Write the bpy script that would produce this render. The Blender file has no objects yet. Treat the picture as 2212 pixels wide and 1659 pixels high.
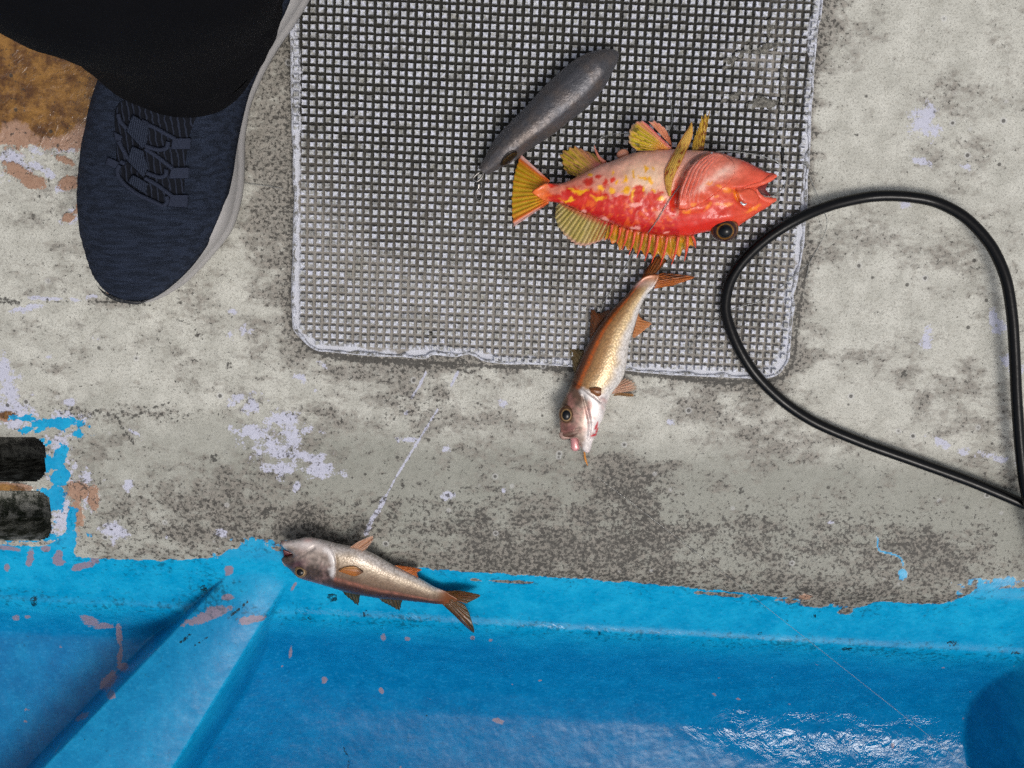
import bpy, math
import numpy as np
from mathutils import Vector

# ------------------------------------------------------------------ camera, world, sun, exposure
SC = bpy.context.scene
COL = SC.collection
R = math.radians
HFOV, TILT, DIST = R(50), R(11), 0.7116
camd = bpy.data.cameras.new('camera'); cam = bpy.data.objects.new('camera', camd); COL.objects.link(cam)
camd.sensor_width = 36; camd.lens = 18 / math.tan(HFOV / 2); camd.clip_start = 0.02; camd.clip_end = 100
CAMP = np.array([0, DIST * math.sin(TILT), DIST * math.cos(TILT)])
cam.location = CAMP; cam.rotation_euler = (-TILT, 0, 0)
SC.camera = cam

SUN_DIR = Vector((0.26, -0.41, 0.875)).normalized()
w = bpy.data.worlds.new('World'); SC.world = w; w.use_nodes = True
nt = w.node_tree; nt.nodes.clear()
sky = nt.nodes.new('ShaderNodeTexSky'); sky.sky_type = 'NISHITA'; sky.sun_disc = False
sky.sun_elevation = math.asin(SUN_DIR.z); sky.sun_rotation = math.atan2(SUN_DIR.x, SUN_DIR.y)
sky.air_density = 1.0; sky.dust_density = 6.0; sky.ozone_density = 1.0
hs = nt.nodes.new('ShaderNodeHueSaturation'); hs.inputs['Saturation'].default_value = 0.45
bg = nt.nodes.new('ShaderNodeBackground'); bg.inputs['Strength'].default_value = 0.14
wo = nt.nodes.new('ShaderNodeOutputWorld')
nt.links.new(sky.outputs[0], hs.inputs['Color']); nt.links.new(hs.outputs[0], bg.inputs['Color']); nt.links.new(bg.outputs[0], wo.inputs['Surface'])
sd = bpy.data.lights.new('sun', 'SUN'); so = bpy.data.objects.new('sun', sd); COL.objects.link(so)
sd.energy = 1.0; sd.angle = R(20); sd.color = (1.0, 0.97, 0.93)
so.rotation_euler = SUN_DIR.to_track_quat('Z', 'Y').to_euler()
SC.view_settings.view_transform = 'Standard'; SC.view_settings.look = 'None'
SC.view_settings.gamma = 1.0; SC.view_settings.exposure = -0.22
SC.view_settings.use_curve_mapping = False
SC.cycles.use_denoising = False
SC.cycles.use_adaptive_sampling = True; SC.cycles.adaptive_threshold = 0.02
SC.cycles.max_bounces = 6

# ------------------------------------------------------------------ layout helpers
# Plans are drawn on a 2212 x 1659 sheet; at() carries a sheet point to the world at height z.
F = 1106 / math.tan(HFOV / 2)
CT, ST = math.cos(TILT), math.sin(TILT)
def at(px, py, z=0.0):
    px = np.asarray(px, float); py = np.asarray(py, float); z = np.asarray(z, float)
    X = (px - 1106) / F; Y = (829.5 - py) / F
    dy = Y * CT - ST; dz = -Y * ST - CT
    t = (z - CAMP[2]) / dz
    return np.stack(np.broadcast_arrays(CAMP[0] + X * t, CAMP[1] + dy * t, CAMP[2] + dz * t), -1)
def sheet(x, y, z):
    dx = x - CAMP[0]; dy = y - CAMP[1]; dz = z - CAMP[2]
    Y = dy * CT - dz * ST; Z = dy * ST + dz * CT
    return 1106 + F * dx / (-Z), 829.5 - F * Y / (-Z)
def S(r, g, b):
    f = lambda c: (c / 255 / 12.92) if c <= 10 else ((c / 255 + 0.055) / 1.055) ** 2.4
    return np.array([f(r), f(g), f(b)])
def sm(a, b, x):
    t = np.clip((x - a) / (b - a), 0, 1); return t * t * (3 - 2 * t)
def _h(ix, iy, seed):
    n = (ix.astype(np.int64) * 374761393 + iy.astype(np.int64) * 668265263 + seed * 1442695041) & 0xffffffff
    n = ((n ^ (n >> 13)) * 1274126177) & 0xffffffff
    n = ((n ^ (n >> 16)) * 2246822519) & 0xffffffff
    return ((n ^ (n >> 15)) & 0xffff) / 65535.0
def vn(x, y, seed=0):
    ix = np.floor(x); iy = np.floor(y); fx = x - ix; fy = y - iy
    fx = fx * fx * (3 - 2 * fx); fy = fy * fy * (3 - 2 * fy)
    a = _h(ix, iy, seed); b = _h(ix + 1, iy, seed); c = _h(ix, iy + 1, seed); d = _h(ix + 1, iy + 1, seed)
    return (a * (1 - fx) + b * fx) * (1 - fy) + (c * (1 - fx) + d * fx) * fy
def fbm(x, y, scale, octs=4, seed=0, gain=0.55):
    v = 0; amp = 1; tot = 0
    for o in range(octs):
        c, s = math.cos(o * 1.1 + seed), math.sin(o * 1.1 + seed)
        v = v + amp * vn((x * c - y * s) * scale, (x * s + y * c) * scale, seed * 17 + o)
        tot += amp; amp *= gain; scale *= 2.03
    return v / tot
def spline(P, n, closed=False):
    P = np.asarray(P, float); m = len(P)
    if closed:
        Q = np.vstack([P[-1], P, P[0], P[1]]); segs = m
    else:
        Q = np.vstack([2 * P[0] - P[1], P, 2 * P[-1] - P[-2]]); segs = m - 1
    L = np.sqrt(np.maximum(np.linalg.norm(Q[2:2 + segs] - Q[1:1 + segs], axis=1), 1e-9))
    acc = np.concatenate([[0], np.cumsum(L ** 2)])
    t = np.linspace(0, acc[-1], n, endpoint=not closed)
    i = np.clip(np.searchsorted(acc, t, 'right') - 1, 0, segs - 1); u = ((t - acc[i]) / (acc[i + 1] - acc[i]))[:, None]
    p0, p1, p2, p3 = Q[i], Q[i + 1], Q[i + 2], Q[i + 3]
    k = 0.45
    m1 = k * (p2 - p0); m2 = k * (p3 - p1)
    return (2 * u**3 - 3 * u**2 + 1) * p1 + (u**3 - 2 * u**2 + u) * m1 + (-2 * u**3 + 3 * u**2) * p2 + (u**3 - u**2) * m2
def inpoly(x, y, P):
    r = np.zeros(x.shape, bool); n = len(P)
    for i in range(n):
        x1, y1 = P[i]; x2, y2 = P[(i + 1) % n]
        if y1 == y2: continue
        c = ((y1 > y) != (y2 > y)) & (x < (x2 - x1) * (y - y1) / (y2 - y1) + x1)
        r ^= c
    return r
def dist_line(x, y, P, closed=False):
    d = np.full(x.shape, 1e9); n = len(P)
    for i in range(n if closed else n - 1):
        a = P[i]; b = P[(i + 1) % n]; ab = b - a; l2 = max(ab @ ab, 1e-12)
        t = np.clip(((x - a[0]) * ab[0] + (y - a[1]) * ab[1]) / l2, 0, 1)
        d = np.minimum(d, (x - a[0] - t * ab[0]) ** 2 + (y - a[1] - t * ab[1]) ** 2)
    return np.sqrt(d)
def nearest(x, y, P):
    bx = np.zeros_like(x); by = np.zeros_like(y); d = np.full(x.shape, 1e9); n = len(P)
    for i in range(n):
        a = P[i]; ab = P[(i + 1) % n] - a; l2 = max(ab @ ab, 1e-14)
        t = np.clip(((x - a[0]) * ab[0] + (y - a[1]) * ab[1]) / l2, 0, 1)
        qx = a[0] + t * ab[0]; qy = a[1] + t * ab[1]; dd = (x - qx) ** 2 + (y - qy) ** 2
        m = dd < d; d[m] = dd[m]; bx[m] = qx[m]; by[m] = qy[m]
    return bx, by
def ell(x, y, cx, cy, rx, ry, rot=0.0):
    c, s = math.cos(R(rot)), math.sin(R(rot)); dx = x - cx; dy = y - cy
    return np.sqrt(((dx * c + dy * s) / rx) ** 2 + ((-dx * s + dy * c) / ry) ** 2)

def mesh_obj(name, V, faces, mat, parent=None, smooth=True, col=None, attrs=None):
    """faces: list of tuples, or (n,4)/(n,3) int array"""
    me = bpy.data.meshes.new(name); V = np.asarray(V, float)
    if isinstance(faces, np.ndarray):
        k = faces.shape[1]; n = len(faces)
        me.vertices.add(len(V)); me.vertices.foreach_set('co', V.ravel())
        me.loops.add(n * k); me.loops.foreach_set('vertex_index', faces.ravel().astype(np.int32))
        me.polygons.add(n); me.polygons.foreach_set('loop_start', np.arange(0, n * k, k, dtype=np.int32))
        me.update(calc_edges=True); me.validate()
    else:
        me.from_pydata([tuple(v) for v in V], [], faces); me.update()
    if smooth: me.polygons.foreach_set('use_smooth', np.ones(len(me.polygons), bool))
    allat = dict(attrs or {})
    if col is not None: allat['col'] = col
    for k, a in allat.items():
        at_ = me.attributes.new(k, 'FLOAT_COLOR', 'POINT')
        a4 = np.ones((len(V), 4), np.float32); a4[:, :np.shape(a)[1]] = a
        at_.data.foreach_set('color', a4.ravel())
    if mat: me.materials.append(mat)
    o = bpy.data.objects.new(name, me); COL.objects.link(o)
    if parent is not None:
        o.parent = parent; o.matrix_parent_inverse = parent.matrix_world.inverted() if parent.type != 'EMPTY' else __import__('mathutils').Matrix.Translation(-parent.location)
    return o
def empty(name, loc):
    o = bpy.data.objects.new(name, None); COL.objects.link(o); o.location = loc; o.empty_display_size = 0.02
    return o
def tag(o, label=None, cat=None, group=None, kind=None):
    if label: o['label'] = label
    if cat: o['category'] = cat
    if group: o['group'] = group
    if kind: o['kind'] = kind
    return o

def grid_faces(nu, nv, closed_v=False):
    i, j = np.meshgrid(np.arange(nu - 1), np.arange(nv if closed_v else nv - 1), indexing='ij')
    j2 = (j + 1) % nv
    return np.stack([i * nv + j, (i + 1) * nv + j, (i + 1) * nv + j2, i * nv + j2], -1).reshape(-1, 4)

def tube(name, P, rad, mat, parent=None, seg=10, n=None, flat=1.0):
    """round tube along a 3-D polyline; rad scalar or per control point"""
    P = np.asarray(P, float); n = n or max(len(P) * 6, 8)
    Q = spline(P, n); rr = np.interp(np.linspace(0, 1, n), np.linspace(0, 1, np.size(rad)) if np.size(rad) > 1 else [0, 1], rad if np.size(rad) > 1 else [rad, rad])
    T = np.gradient(Q, axis=0); T /= np.linalg.norm(T, axis=1)[:, None] + 1e-12
    up = np.tile([0, 0, 1.0], (n, 1)); bad = np.abs(T[:, 2]) > 0.95; up[bad] = [1, 0, 0]
    A = np.cross(T, up); A /= np.linalg.norm(A, axis=1)[:, None]; B = np.cross(A, T)
    a = np.linspace(0, 2 * np.pi, seg, endpoint=False)
    V = Q[:, None, :] + rr[:, None, None] * (np.cos(a)[None, :, None] * A[:, None, :] + flat * np.sin(a)[None, :, None] * B[:, None, :])
    Fc = [tuple(f) for f in grid_faces(n, seg, True)]
    Fc += [tuple(range(seg - 1, -1, -1)), tuple((n - 1) * seg + k for k in range(seg))]
    return mesh_obj(name, V.reshape(-1, 3), Fc, mat, parent)

def mesher(P, res):
    """quad sheet filling polygon P (world XY), border vertices pulled onto the outline. -> xy, quads, border flags, u (Poisson height^2/2)"""
    lo = P.min(0) - res * 1.5; hi = P.max(0) + res * 1.5
    nx, ny = int((hi[0] - lo[0]) / res) + 2, int((hi[1] - lo[1]) / res) + 2
    xs = lo[0] + np.arange(nx) * res; ys = lo[1] + np.arange(ny) * res
    cx, cy = np.meshgrid(xs[:-1] + res / 2, ys[:-1] + res / 2, indexing='ij')
    cell = inpoly(cx, cy, P)
    cnt = np.zeros((nx, ny), int)
    for a in (0, 1):
        for b in (0, 1): cnt[a:nx - 1 + a, b:ny - 1 + b] += cell
    inner = cnt == 4; used = cnt > 0
    u = np.zeros((nx, ny)); par = (np.add.outer(np.arange(nx), np.arange(ny)) % 2).astype(bool)
    w_ = 2 / (1 + math.sin(math.pi / max(min(nx, ny), 8)))
    for it in range(int(2.2 * max(nx, ny)) + 60):
        for m in (par, ~par):
            nb = np.zeros_like(u); nb[1:-1, 1:-1] = (u[2:, 1:-1] + u[:-2, 1:-1] + u[1:-1, 2:] + u[1:-1, :-2] + res * res) / 4
            mm = m & inner; u[mm] += w_ * (nb[mm] - u[mm])
    idx = -np.ones((nx, ny), int); idx[used] = np.arange(used.sum())
    X, Y = np.meshgrid(xs, ys, indexing='ij'); x = X[used].copy(); y = Y[used].copy(); bd = ~inner[used]
    x[bd], y[bd] = nearest(x[bd], y[bd], P)
    i, j = np.nonzero(cell)
    q = np.stack([idx[i, j], idx[i + 1, j], idx[i + 1, j + 1], idx[i, j + 1]], -1)
    return np.stack([x, y], -1), q, bd, u[used]

def inflate(name, poly, mat, zmid, ktop, kbot, res=0.0006, parent=None, colf=None, sculpt=None, npts=220, smooth_poly=True, zfun=None):
    """closed body: sheet outline swollen above and below its middle plane; zfun(x,y) adds a lie of the land"""
    W = at(np.asarray(poly)[:, 0], np.asarray(poly)[:, 1], zmid)[:, :2]
    for _ in range(4 if zfun is not None else 0): W = at(np.asarray(poly)[:, 0], np.asarray(poly)[:, 1], zmid + zfun(W[:, 0], W[:, 1]))[:, :2]
    if smooth_poly: W = spline(W, npts, True)
    xy, q, bd, u = mesher(W, res)
    h = np.sqrt(2 * np.maximum(u, 0)); n = len(xy)
    top = np.column_stack([xy, zmid + ktop * h]); bot = np.column_stack([xy, zmid - kbot * h])
    base = zfun(xy[:, 0], xy[:, 1]) if zfun is not None else 0
    top[:, 2] += base; bot[:, 2] += base
    px, py = sheet(top[:, 0], top[:, 1], top[:, 2])
    if sculpt is not None:
        top[:, 2] += sculpt(px, py, h) * sm(0, 0.003, h)
    bi = np.nonzero(~bd)[0]; mp = np.arange(n); mp[bi] = n + np.arange(len(bi))
    V = np.vstack([top, bot[bi]]); Fq = np.vstack([q, mp[q][:, ::-1]])
    col = None
    if colf is not None:
        c = colf(px, py, h); col = np.vstack([c, c[bi]])
    return mesh_obj(name, V, Fq, mat, parent, col=col)

def fin(name, base, outer, zb, zo, mat, parent, colf, rays=14, nu=70, nv=22, amp=0.0006, thick=0.0004, jag=0.0, arch=0.0, seed=1, tilt=None):
    """thin webbed fin between a base curve and an outer curve (sheet coordinates)"""
    b = spline(np.array(base, float), nu); o = spline(np.array(outer, float), nu)
    uu, vv = np.meshgrid(np.linspace(0, 1, nu), np.linspace(0, 1, nv), indexing='ij')
    ray = 0.5 + 0.5 * np.cos(uu * rays * 2 * np.pi)
    ext = 1 - jag * (1 - ray)
    rng = vn(uu * rays, uu * 0 + seed, seed); ext = ext * (1 - jag * 0.8 * rng)
    v = vv * ext
    P = b[:, None, :] * (1 - v[..., None]) + o[:, None, :] * v[..., None]
    zb_ = np.interp(np.linspace(0, 1, nu), np.linspace(0, 1, np.size(zb)), np.atleast_1d(zb)) if np.size(zb) > 1 else np.full(nu, zb)
    zo_ = np.interp(np.linspace(0, 1, nu), np.linspace(0, 1, np.size(zo)), np.atleast_1d(zo)) if np.size(zo) > 1 else np.full(nu, zo)
    z = zb_[:, None] * (1 - v) + zo_[:, None] * v + arch * np.sin(np.pi * v) + amp * (ray - 0.5) * np.minimum(v * 6, 1) + amp * 2.0 * (fbm(uu * 3, vv * 1.5, 1.7, 3, seed) - 0.5)
    Pw = at(P[..., 0], P[..., 1], z)
    N = nu * nv; top = Pw.reshape(-1, 3); bot = top - [0, 0, thick]
    f = grid_faces(nu, nv); Fq = [tuple(a) for a in f] + [tuple(a[::-1] + N) for a in f]
    edge = [i * nv for i in range(nu)] + [(nu - 1) * nv + j for j in range(1, nv)] + [i * nv + nv - 1 for i in range(nu - 2, -1, -1)] + [j for j in range(nv - 2, 0, -1)]
    m = len(edge)
    Fq += [(edge[k], edge[k] + N, edge[(k + 1) % m] + N, edge[(k + 1) % m]) for k in range(m)]
    c = colf(uu, vv, ray).reshape(-1, 3)
    return mesh_obj(name, np.vstack([top, bot]), Fq, mat, parent, col=np.vstack([c, c]))

def mixc(a, b, t):
    t = np.asarray(t)[..., None]; return np.asarray(a) * (1 - t) + np.asarray(b) * t

# ------------------------------------------------------------------ material helpers
class M:
    def __init__(self, name):
        self.m = bpy.data.materials.new(name); self.m.use_nodes = True
        self.t = self.m.node_tree; self.t.nodes.clear()
        self.out = self.t.nodes.new('ShaderNodeOutputMaterial'); self.p = self.n('ShaderNodeBsdfPrincipled')
        self.l(self.p.outputs[0], self.out.inputs['Surface'])
    def n(self, k, **kw):
        n = self.t.nodes.new(k)
        for a, b in kw.items(): setattr(n, a, b)
        return n
    def l(self, a, b): self.t.links.new(a, b)
    def set(self, s, v):
        i = self.p.inputs[s]
        if hasattr(v, 'links') or hasattr(v, 'is_linked'): self.l(v, i)
        else: i.default_value = (*v, 1) if hasattr(v, '__len__') and len(v) == 3 and i.type == 'RGBA' else v
        return self
    def pos(self):
        return self.n('ShaderNodeNewGeometry').outputs['Position']
    def noise(self, scale, detail=4, rough=0.6, vec=None, dist=0.0):
        n = self.n('ShaderNodeTexNoise'); n.inputs['Scale'].default_value = scale; n.inputs['Detail'].default_value = detail
        n.inputs['Roughness'].default_value = rough; n.inputs['Distortion'].default_value = dist
        self.l(vec or self.pos(), n.inputs['Vector']); return n.outputs[0]
    def math(self, op, a, b=0.0, c=None):
        n = self.n('ShaderNodeMath', operation=op)
        for i, v in enumerate((a, b) if c is None else (a, b, c)):
            if isinstance(v, (int, float)): n.inputs[i].default_value = v
            else: self.l(v, n.inputs[i])
        return n.outputs[0]
    def ramp(self, v, a, b, lo=0.0, hi=1.0):
        n = self.n('ShaderNodeMapRange', interpolation_type='SMOOTHSTEP'); self.l(v, n.inputs[0])
        n.inputs[1].default_value = a; n.inputs[2].default_value = b; n.inputs[3].default_value = lo; n.inputs[4].default_value = hi
        return n.outputs[0]
    def mix(self, f, a, b, blend='MIX'):
        n = self.n('ShaderNodeMix', data_type='RGBA', blend_type=blend)
        for s, v in ((0, f), (6, a), (7, b)):
            if isinstance(v, (int, float)): n.inputs[s].default_value = v
            elif hasattr(v, '__len__') and not hasattr(v, 'links'): n.inputs[s].default_value = (*v[:3], 1)
            else: self.l(v, n.inputs[s])
        return n.outputs[2]
    def attr(self, name):
        n = self.n('ShaderNodeAttribute'); n.attribute_name = name
        return n.outputs['Color']
    def sep(self, c):
        n = self.n('ShaderNodeSeparateColor'); self.l(c, n.inputs[0]); return n.outputs
    def bump(self, h, strength=0.5, dist=0.001, normal=None):
        n = self.n('ShaderNodeBump'); n.inputs['Strength'].default_value = strength; n.inputs['Distance'].default_value = dist
        self.l(h, n.inputs['Height'])
        if normal: self.l(normal, n.inputs['Normal'])
        self.l(n.outputs[0], self.p.inputs['Normal']); self.l(n.outputs[0], self.p.inputs['Coat Normal']); return n.outputs[0]

# ---- deck / gutter paint: masks come with the mesh (where paint has gone, where dirt lies, where shade is painted in), grain is procedural
def deck_material():
    k = M('worn_deck_paint')
    n1 = k.noise(900, 1, 0.5); n2 = k.noise(300, 4, 0.6); n3 = k.noise(60, 3, 0.6)
    jit = k.math('ADD', k.math('MULTIPLY', k.math('SUBTRACT', n2, 0.5), 0.75), k.math('MULTIPLY', k.math('SUBTRACT', n1, 0.5), 0.35))
    A = k.sep(k.attr('A')); B = k.sep(k.attr('B')); C = k.sep(k.attr('C'))
    thr = lambda m, wd=0.08, j=1.0: k.ramp(k.math('ADD', m, k.math('MULTIPLY', jit, j)), 0.5 - wd, 0.5 + wd)
    c = k.mix(k.ramp(n3, 0.3, 0.7), S(176, 175, 165), S(198, 197, 187))
    nst_ = k.noise(150, 5, 0.7, dist=0.4)
    c = k.mix(k.ramp(n1, 0.30, 0.50, 0.42, 0.0), c, S(104, 100, 90))
    c = k.mix(k.ramp(nst_, 0.52, 0.72, 0.0, 0.40), c, S(150, 146, 134))
    c = k.mix(k.math('MULTIPLY', C[2], 0.75), c, S(126, 127, 117))            # green-grey film low on the deck
    mp = k.n('ShaderNodeMapping'); k.l(k.pos(), mp.inputs[0]); mp.inputs['Scale'].default_value = (300, 400, 300); mp.inputs['Rotation'].default_value = (0, 0, R(4))
    nst = k.noise(1.0, 3, 0.65, vec=mp.outputs[0])
    dirt = k.ramp(k.math('ADD', k.math('ADD', A[1], k.math('MULTIPLY', jit, 0.8)), k.math('MULTIPLY', k.math('SUBTRACT', nst, 0.5), 0.9)), 0.16, 0.92)  # real dirt together with the painted mat-edge and leg shade
    c = k.mix(k.math('MULTIPLY', dirt, 0.70), c, k.mix(k.ramp(n2, 0.35, 0.65), S(88, 82, 74), S(132, 124, 115)))  # dirt tone; it also carries the painted mat-edge and leg shade
    wear = thr(A[2], 0.10, 1.6)
    c = k.mix(k.math('MULTIPLY', wear, 0.85), c, k.mix(n2, S(176, 178, 198), S(200, 201, 218)))
    tan = thr(B[1], 0.06, 0.9)
    c = k.mix(tan, c, k.mix(n2, S(140, 104, 82), S(176, 144, 122)))
    amber = k.mix(k.ramp(k.noise(85, 5, 0.65), 0.35, 0.68), S(84, 52, 20), S(150, 108, 50))
    c = k.mix(thr(B[2], 0.12, 0.6), c, amber)
    nsp = k.noise(420, 4, 0.72)
    speck_and_shade = k.ramp(k.math('ADD', k.math('ADD', nsp, k.math('MULTIPLY', B[0], 0.17)), k.math('MULTIPLY', A[1], 0.13)), 0.685, 0.78)
    c = k.mix(k.math('MULTIPLY', speck_and_shade, 0.84), c, S(42, 40, 36))  # dark specks; the mat's edge shadow is drawn with them too
    vo = k.n('ShaderNodeTexVoronoi'); vo.inputs['Scale'].default_value = 95; k.l(k.pos(), vo.inputs['Vector'])
    vs = k.sep(vo.outputs['Color']); pit = k.math('MULTIPLY', k.ramp(vo.outputs['Distance'], 0.15, 0.09), k.ramp(vs[0], 0.72, 0.74))
    ringp = k.math('MULTIPLY', k.ramp(vo.outputs['Distance'], 0.24, 0.17), k.ramp(vs[0], 0.90, 0.91))
    c = k.mix(k.math('MULTIPLY', ringp, 0.35), c, S(200, 200, 200)); c = k.mix(k.math('MULTIPLY', pit, 0.8), c, S(46, 43, 38))
    blue = thr(A[0], 0.04, 0.75)
    cb = k.mix(k.ramp(n3, 0.3, 0.75), S(2, 146, 194), S(26, 164, 208))
    cb = k.mix(k.math('MULTIPLY', C[2], 1.0), cb, k.mix(k.ramp(n3, 0.3, 0.75), S(0, 92, 150), S(0, 106, 166)))  # deeper blue with depth: recess shade put into the paint colour
    cb = k.mix(k.ramp(nst, 0.52, 0.72, 0.0, 0.22), cb, S(70, 170, 214))
    cb = k.mix(k.ramp(nst, 0.48, 0.30, 0.0, 0.25), cb, S(0, 84, 132))
    cb = k.mix(thr(C[0], 0.05, 0.8), cb, k.mix(n2, S(118, 110, 128), S(150, 140, 156)))
    grime = k.ramp(k.math('ADD', n2, k.math('MULTIPLY', A[1], 0.30)), 0.70, 0.92)
    cb = k.mix(k.math('MULTIPLY', grime, 0.62), cb, S(8, 62, 80))
    sp2 = k.ramp(k.math('ADD', nsp, k.math('MULTIPLY', B[0], 0.25)), 0.765, 0.80)
    cb = k.mix(k.math('MULTIPLY', sp2, 0.9), cb, S(14, 30, 32))
    c = k.mix(blue, c, cb)
    k.set('Base Color', c)
    wet = C[1]
    r = k.math('ADD', k.math('MULTIPLY', n2, 0.3), 0.42)
    r = k.math('SUBTRACT', r, k.math('MULTIPLY', blue, 0.30))
    r = k.math('MAXIMUM', k.math('SUBTRACT', r, k.math('MULTIPLY', wet, 0.5)), 0.05)
    k.set('Roughness', r); k.set('Specular IOR Level', k.math('SUBTRACT', 0.38, k.math('MULTIPLY', blue, 0.10))); k.set('Coat Weight', k.math('MULTIPLY', wet, 0.55)); k.p.inputs['Coat Roughness'].default_value = 0.06
    hgt = k.math('ADD', k.math('MULTIPLY', n2, 0.5), k.math('MULTIPLY', nsp, 0.35))
    hgt = k.math('MULTIPLY', hgt, k.math('SUBTRACT', 1.0, k.math('MULTIPLY', A[0], 0.7)))
    rip = k.noise(48, 4, 0.62, dist=1.2)
    hgt = k.math('ADD', hgt, k.math('MULTIPLY', k.math('MULTIPLY', rip, wet), 3.6))
    k.bump(hgt, 0.75, 0.0008)
    return k.m
MAT_DECK = deck_material()

# ------------------------------------------------------------------ deck and gutter: one continuous land, cut into its pieces
AL = R(3.2)
def boat(x, y): return x * math.cos(AL) - y * math.sin(AL), x * math.sin(AL) + y * math.cos(AL)
prof = [(-3000, 0), (930, 0), (1080, -0.003), (1205, -0.007), (1238, -0.010), (1258, -0.0145), (1300, -0.026), (1340, -0.035), (1358, -0.0362), (1376, -0.046), (1415, -0.080), (1455, -0.108), (1495, -0.122), (1545, -0.1275), (1659, -0.130), (1950, -0.130), (2050, -0.120)]
pb, pz = [], []
for py_, z_ in prof:
    if py_ < 0 or py_ > 2500: yy = 1.6 if py_ < 0 else -1.6
    else: yy = boat(*at(1106, py_, z_)[:2])[1]
    pb.append(yy); pz.append(z_)
pb += [pb[-1] - 0.012, pb[-1] - 0.03, pb[-1] - 0.05, -1.6]; pz += [-0.04, 0.20, 0.224, 0.224]  # unseen outer wall, raised to keep skylight off the gutter
pb = np.array(pb)[::-1]; pz = np.array(pz)[::-1]
tb = np.linspace(-1.6, 1.6, 6401); tz = np.interp(tb, pb, pz)
kern = np.exp(-0.5 * (np.arange(-30, 31) / 4.5) ** 2); kern /= kern.sum()
kw_ = np.exp(-0.5 * (np.arange(-120, 121) / 34.0) ** 2); kw_ /= kw_.sum(); tzw = np.convolve(np.pad(tz, 120, mode='edge'), kw_, 'valid')
tz = np.convolve(np.pad(tz, 30, mode='edge'), kern, 'valid')
bf = boat(*at(1106, 1372, -0.042)[:2])[1]; wb = 0.35 * sm(bf - 0.02, bf - 0.05, tb) * sm(pb[3], pb[3] + 0.03, tb); tz = tz * (1 - wb) + tzw * wb
def line_sd(x, y, p, q):
    d = (q - p) / np.linalg.norm(q - p); return (x - p[0]) * d[1] - (y - p[1]) * d[0]
ZR = -0.017
Lp, Lq = at(497, 1239, ZR)[:2], at(101, 1652, ZR)[:2]
Rp, Rq = at(628, 1244, ZR)[:2], at(385, 1639, ZR)[:2]
Wp, Wq = at(2072, 1400, -0.085)[:2], at(2092, 1659, -0.125)[:2]
def smax(a, b, k): return (a + b + np.sqrt((a - b) ** 2 + k * k)) / 2
def rib_out(x, y, kl=1.0):
    a = kl * line_sd(x, y, Lp, Lq); b = -line_sd(x, y, Rp, Rq)
    return np.maximum(a, b)                                    # < 0 on the rib's top
def rr_sd(x, y, x0, x1, y0, y1, r):
    qx = np.abs(x - (x0 + x1) / 2) - (x1 - x0) / 2 + r; qy = np.abs(y - (y0 + y1) / 2) - (y1 - y0) / 2 + r
    return np.hypot(np.maximum(qx, 0), np.maximum(qy, 0)) + np.minimum(np.maximum(qx, qy), 0) - r
def slot_sd(x, y):
    px, py = sheet(x, y, 0 * x)
    return rr_sd(px, py, -120, 92, 948, 1040, 26) * 3e-4, rr_sd(px, py, -120, 100, 1068, 1172, 26) * 3e-4
def height(x, y, detail=True):
    bx, by = boat(x, y)
    z = np.interp(by, tb, tz)
    ra = line_sd(x, y, Lp, Lq); rb_ = -line_sd(x, y, Rp, Rq); tcr = np.clip((ra - rb_) / np.minimum(ra + rb_, -1e-4), -1, 1)
    o = np.maximum(np.maximum(4.0 * ra, 1.9 * rb_), 0)
    zr = ZR - 0.004 * tcr ** 2 - 2.6 * (np.sqrt(o ** 2 + 0.003 ** 2) - 0.003)
    z = np.where(x < 0.1, smax(z, np.where(ra + rb_ < 0, -0.072 - 0.4 * np.maximum(-ra, 0), -0.2), 0.008), z)
    z = smax(z, zr, 0.0035)
    wl = -line_sd(x, y, Wp, Wq)
    zw = np.minimum(-0.134 + 3.2 * np.maximum(wl, 0), ZR)
    z = smax(z, zw, 0.004)
    s1, s2 = slot_sd(x, y)
    for s, dpt in ((s1, 0.05), (s2, 0.04)):
        z = z - dpt * sm(0.0006, -0.0022, s)
    if detail:
        z = z + (fbm(x, y, 22, 3, 3) - 0.5) * 0.0012 + (fbm(x, y, 160, 3, 4) - 0.5) * 0.0004
    return z
def axis(lo, hi, step, far, fstep):
    return np.concatenate([np.linspace(-far, lo, 36)[:-1], np.arange(lo, hi, step), np.linspace(hi, far, 36)])
gx = axis(-0.42, 0.42, 0.0011, 1.5, 0.03); gy = axis(-0.37, 0.27, 0.0011, 1.5, 0.03)
GX, GY = np.meshgrid(gx, gy, indexing='ij'); GZ = height(GX, GY)
x, y, z = GX.ravel(), GY.ravel(), GZ.ravel()
PX, PY = sheet(x, y, z); behind = z > CAMP[2] - 0.05
mat_poly = np.array([(640, -420), (628, 100), (634, 400), (632, 560), (631, 690), (642, 722), (668, 748), (700, 759), (800, 768), (880, 772), (920, 775), (938, 766), (985, 770), (1010, 764), (1032, 772), (1060, 784), (1200, 790), (1330, 797), (1400, 806), (1500, 812), (1570, 815), (1645, 819), (1680, 808), (1702, 780), (1708, 745), (1712, 690), (1718, 660), (1714, 640), (1722, 610), (1738, 511), (1748, 350), (1756, 205), (1768, 60), (1778, 0), (1800, -420)], float)
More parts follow.
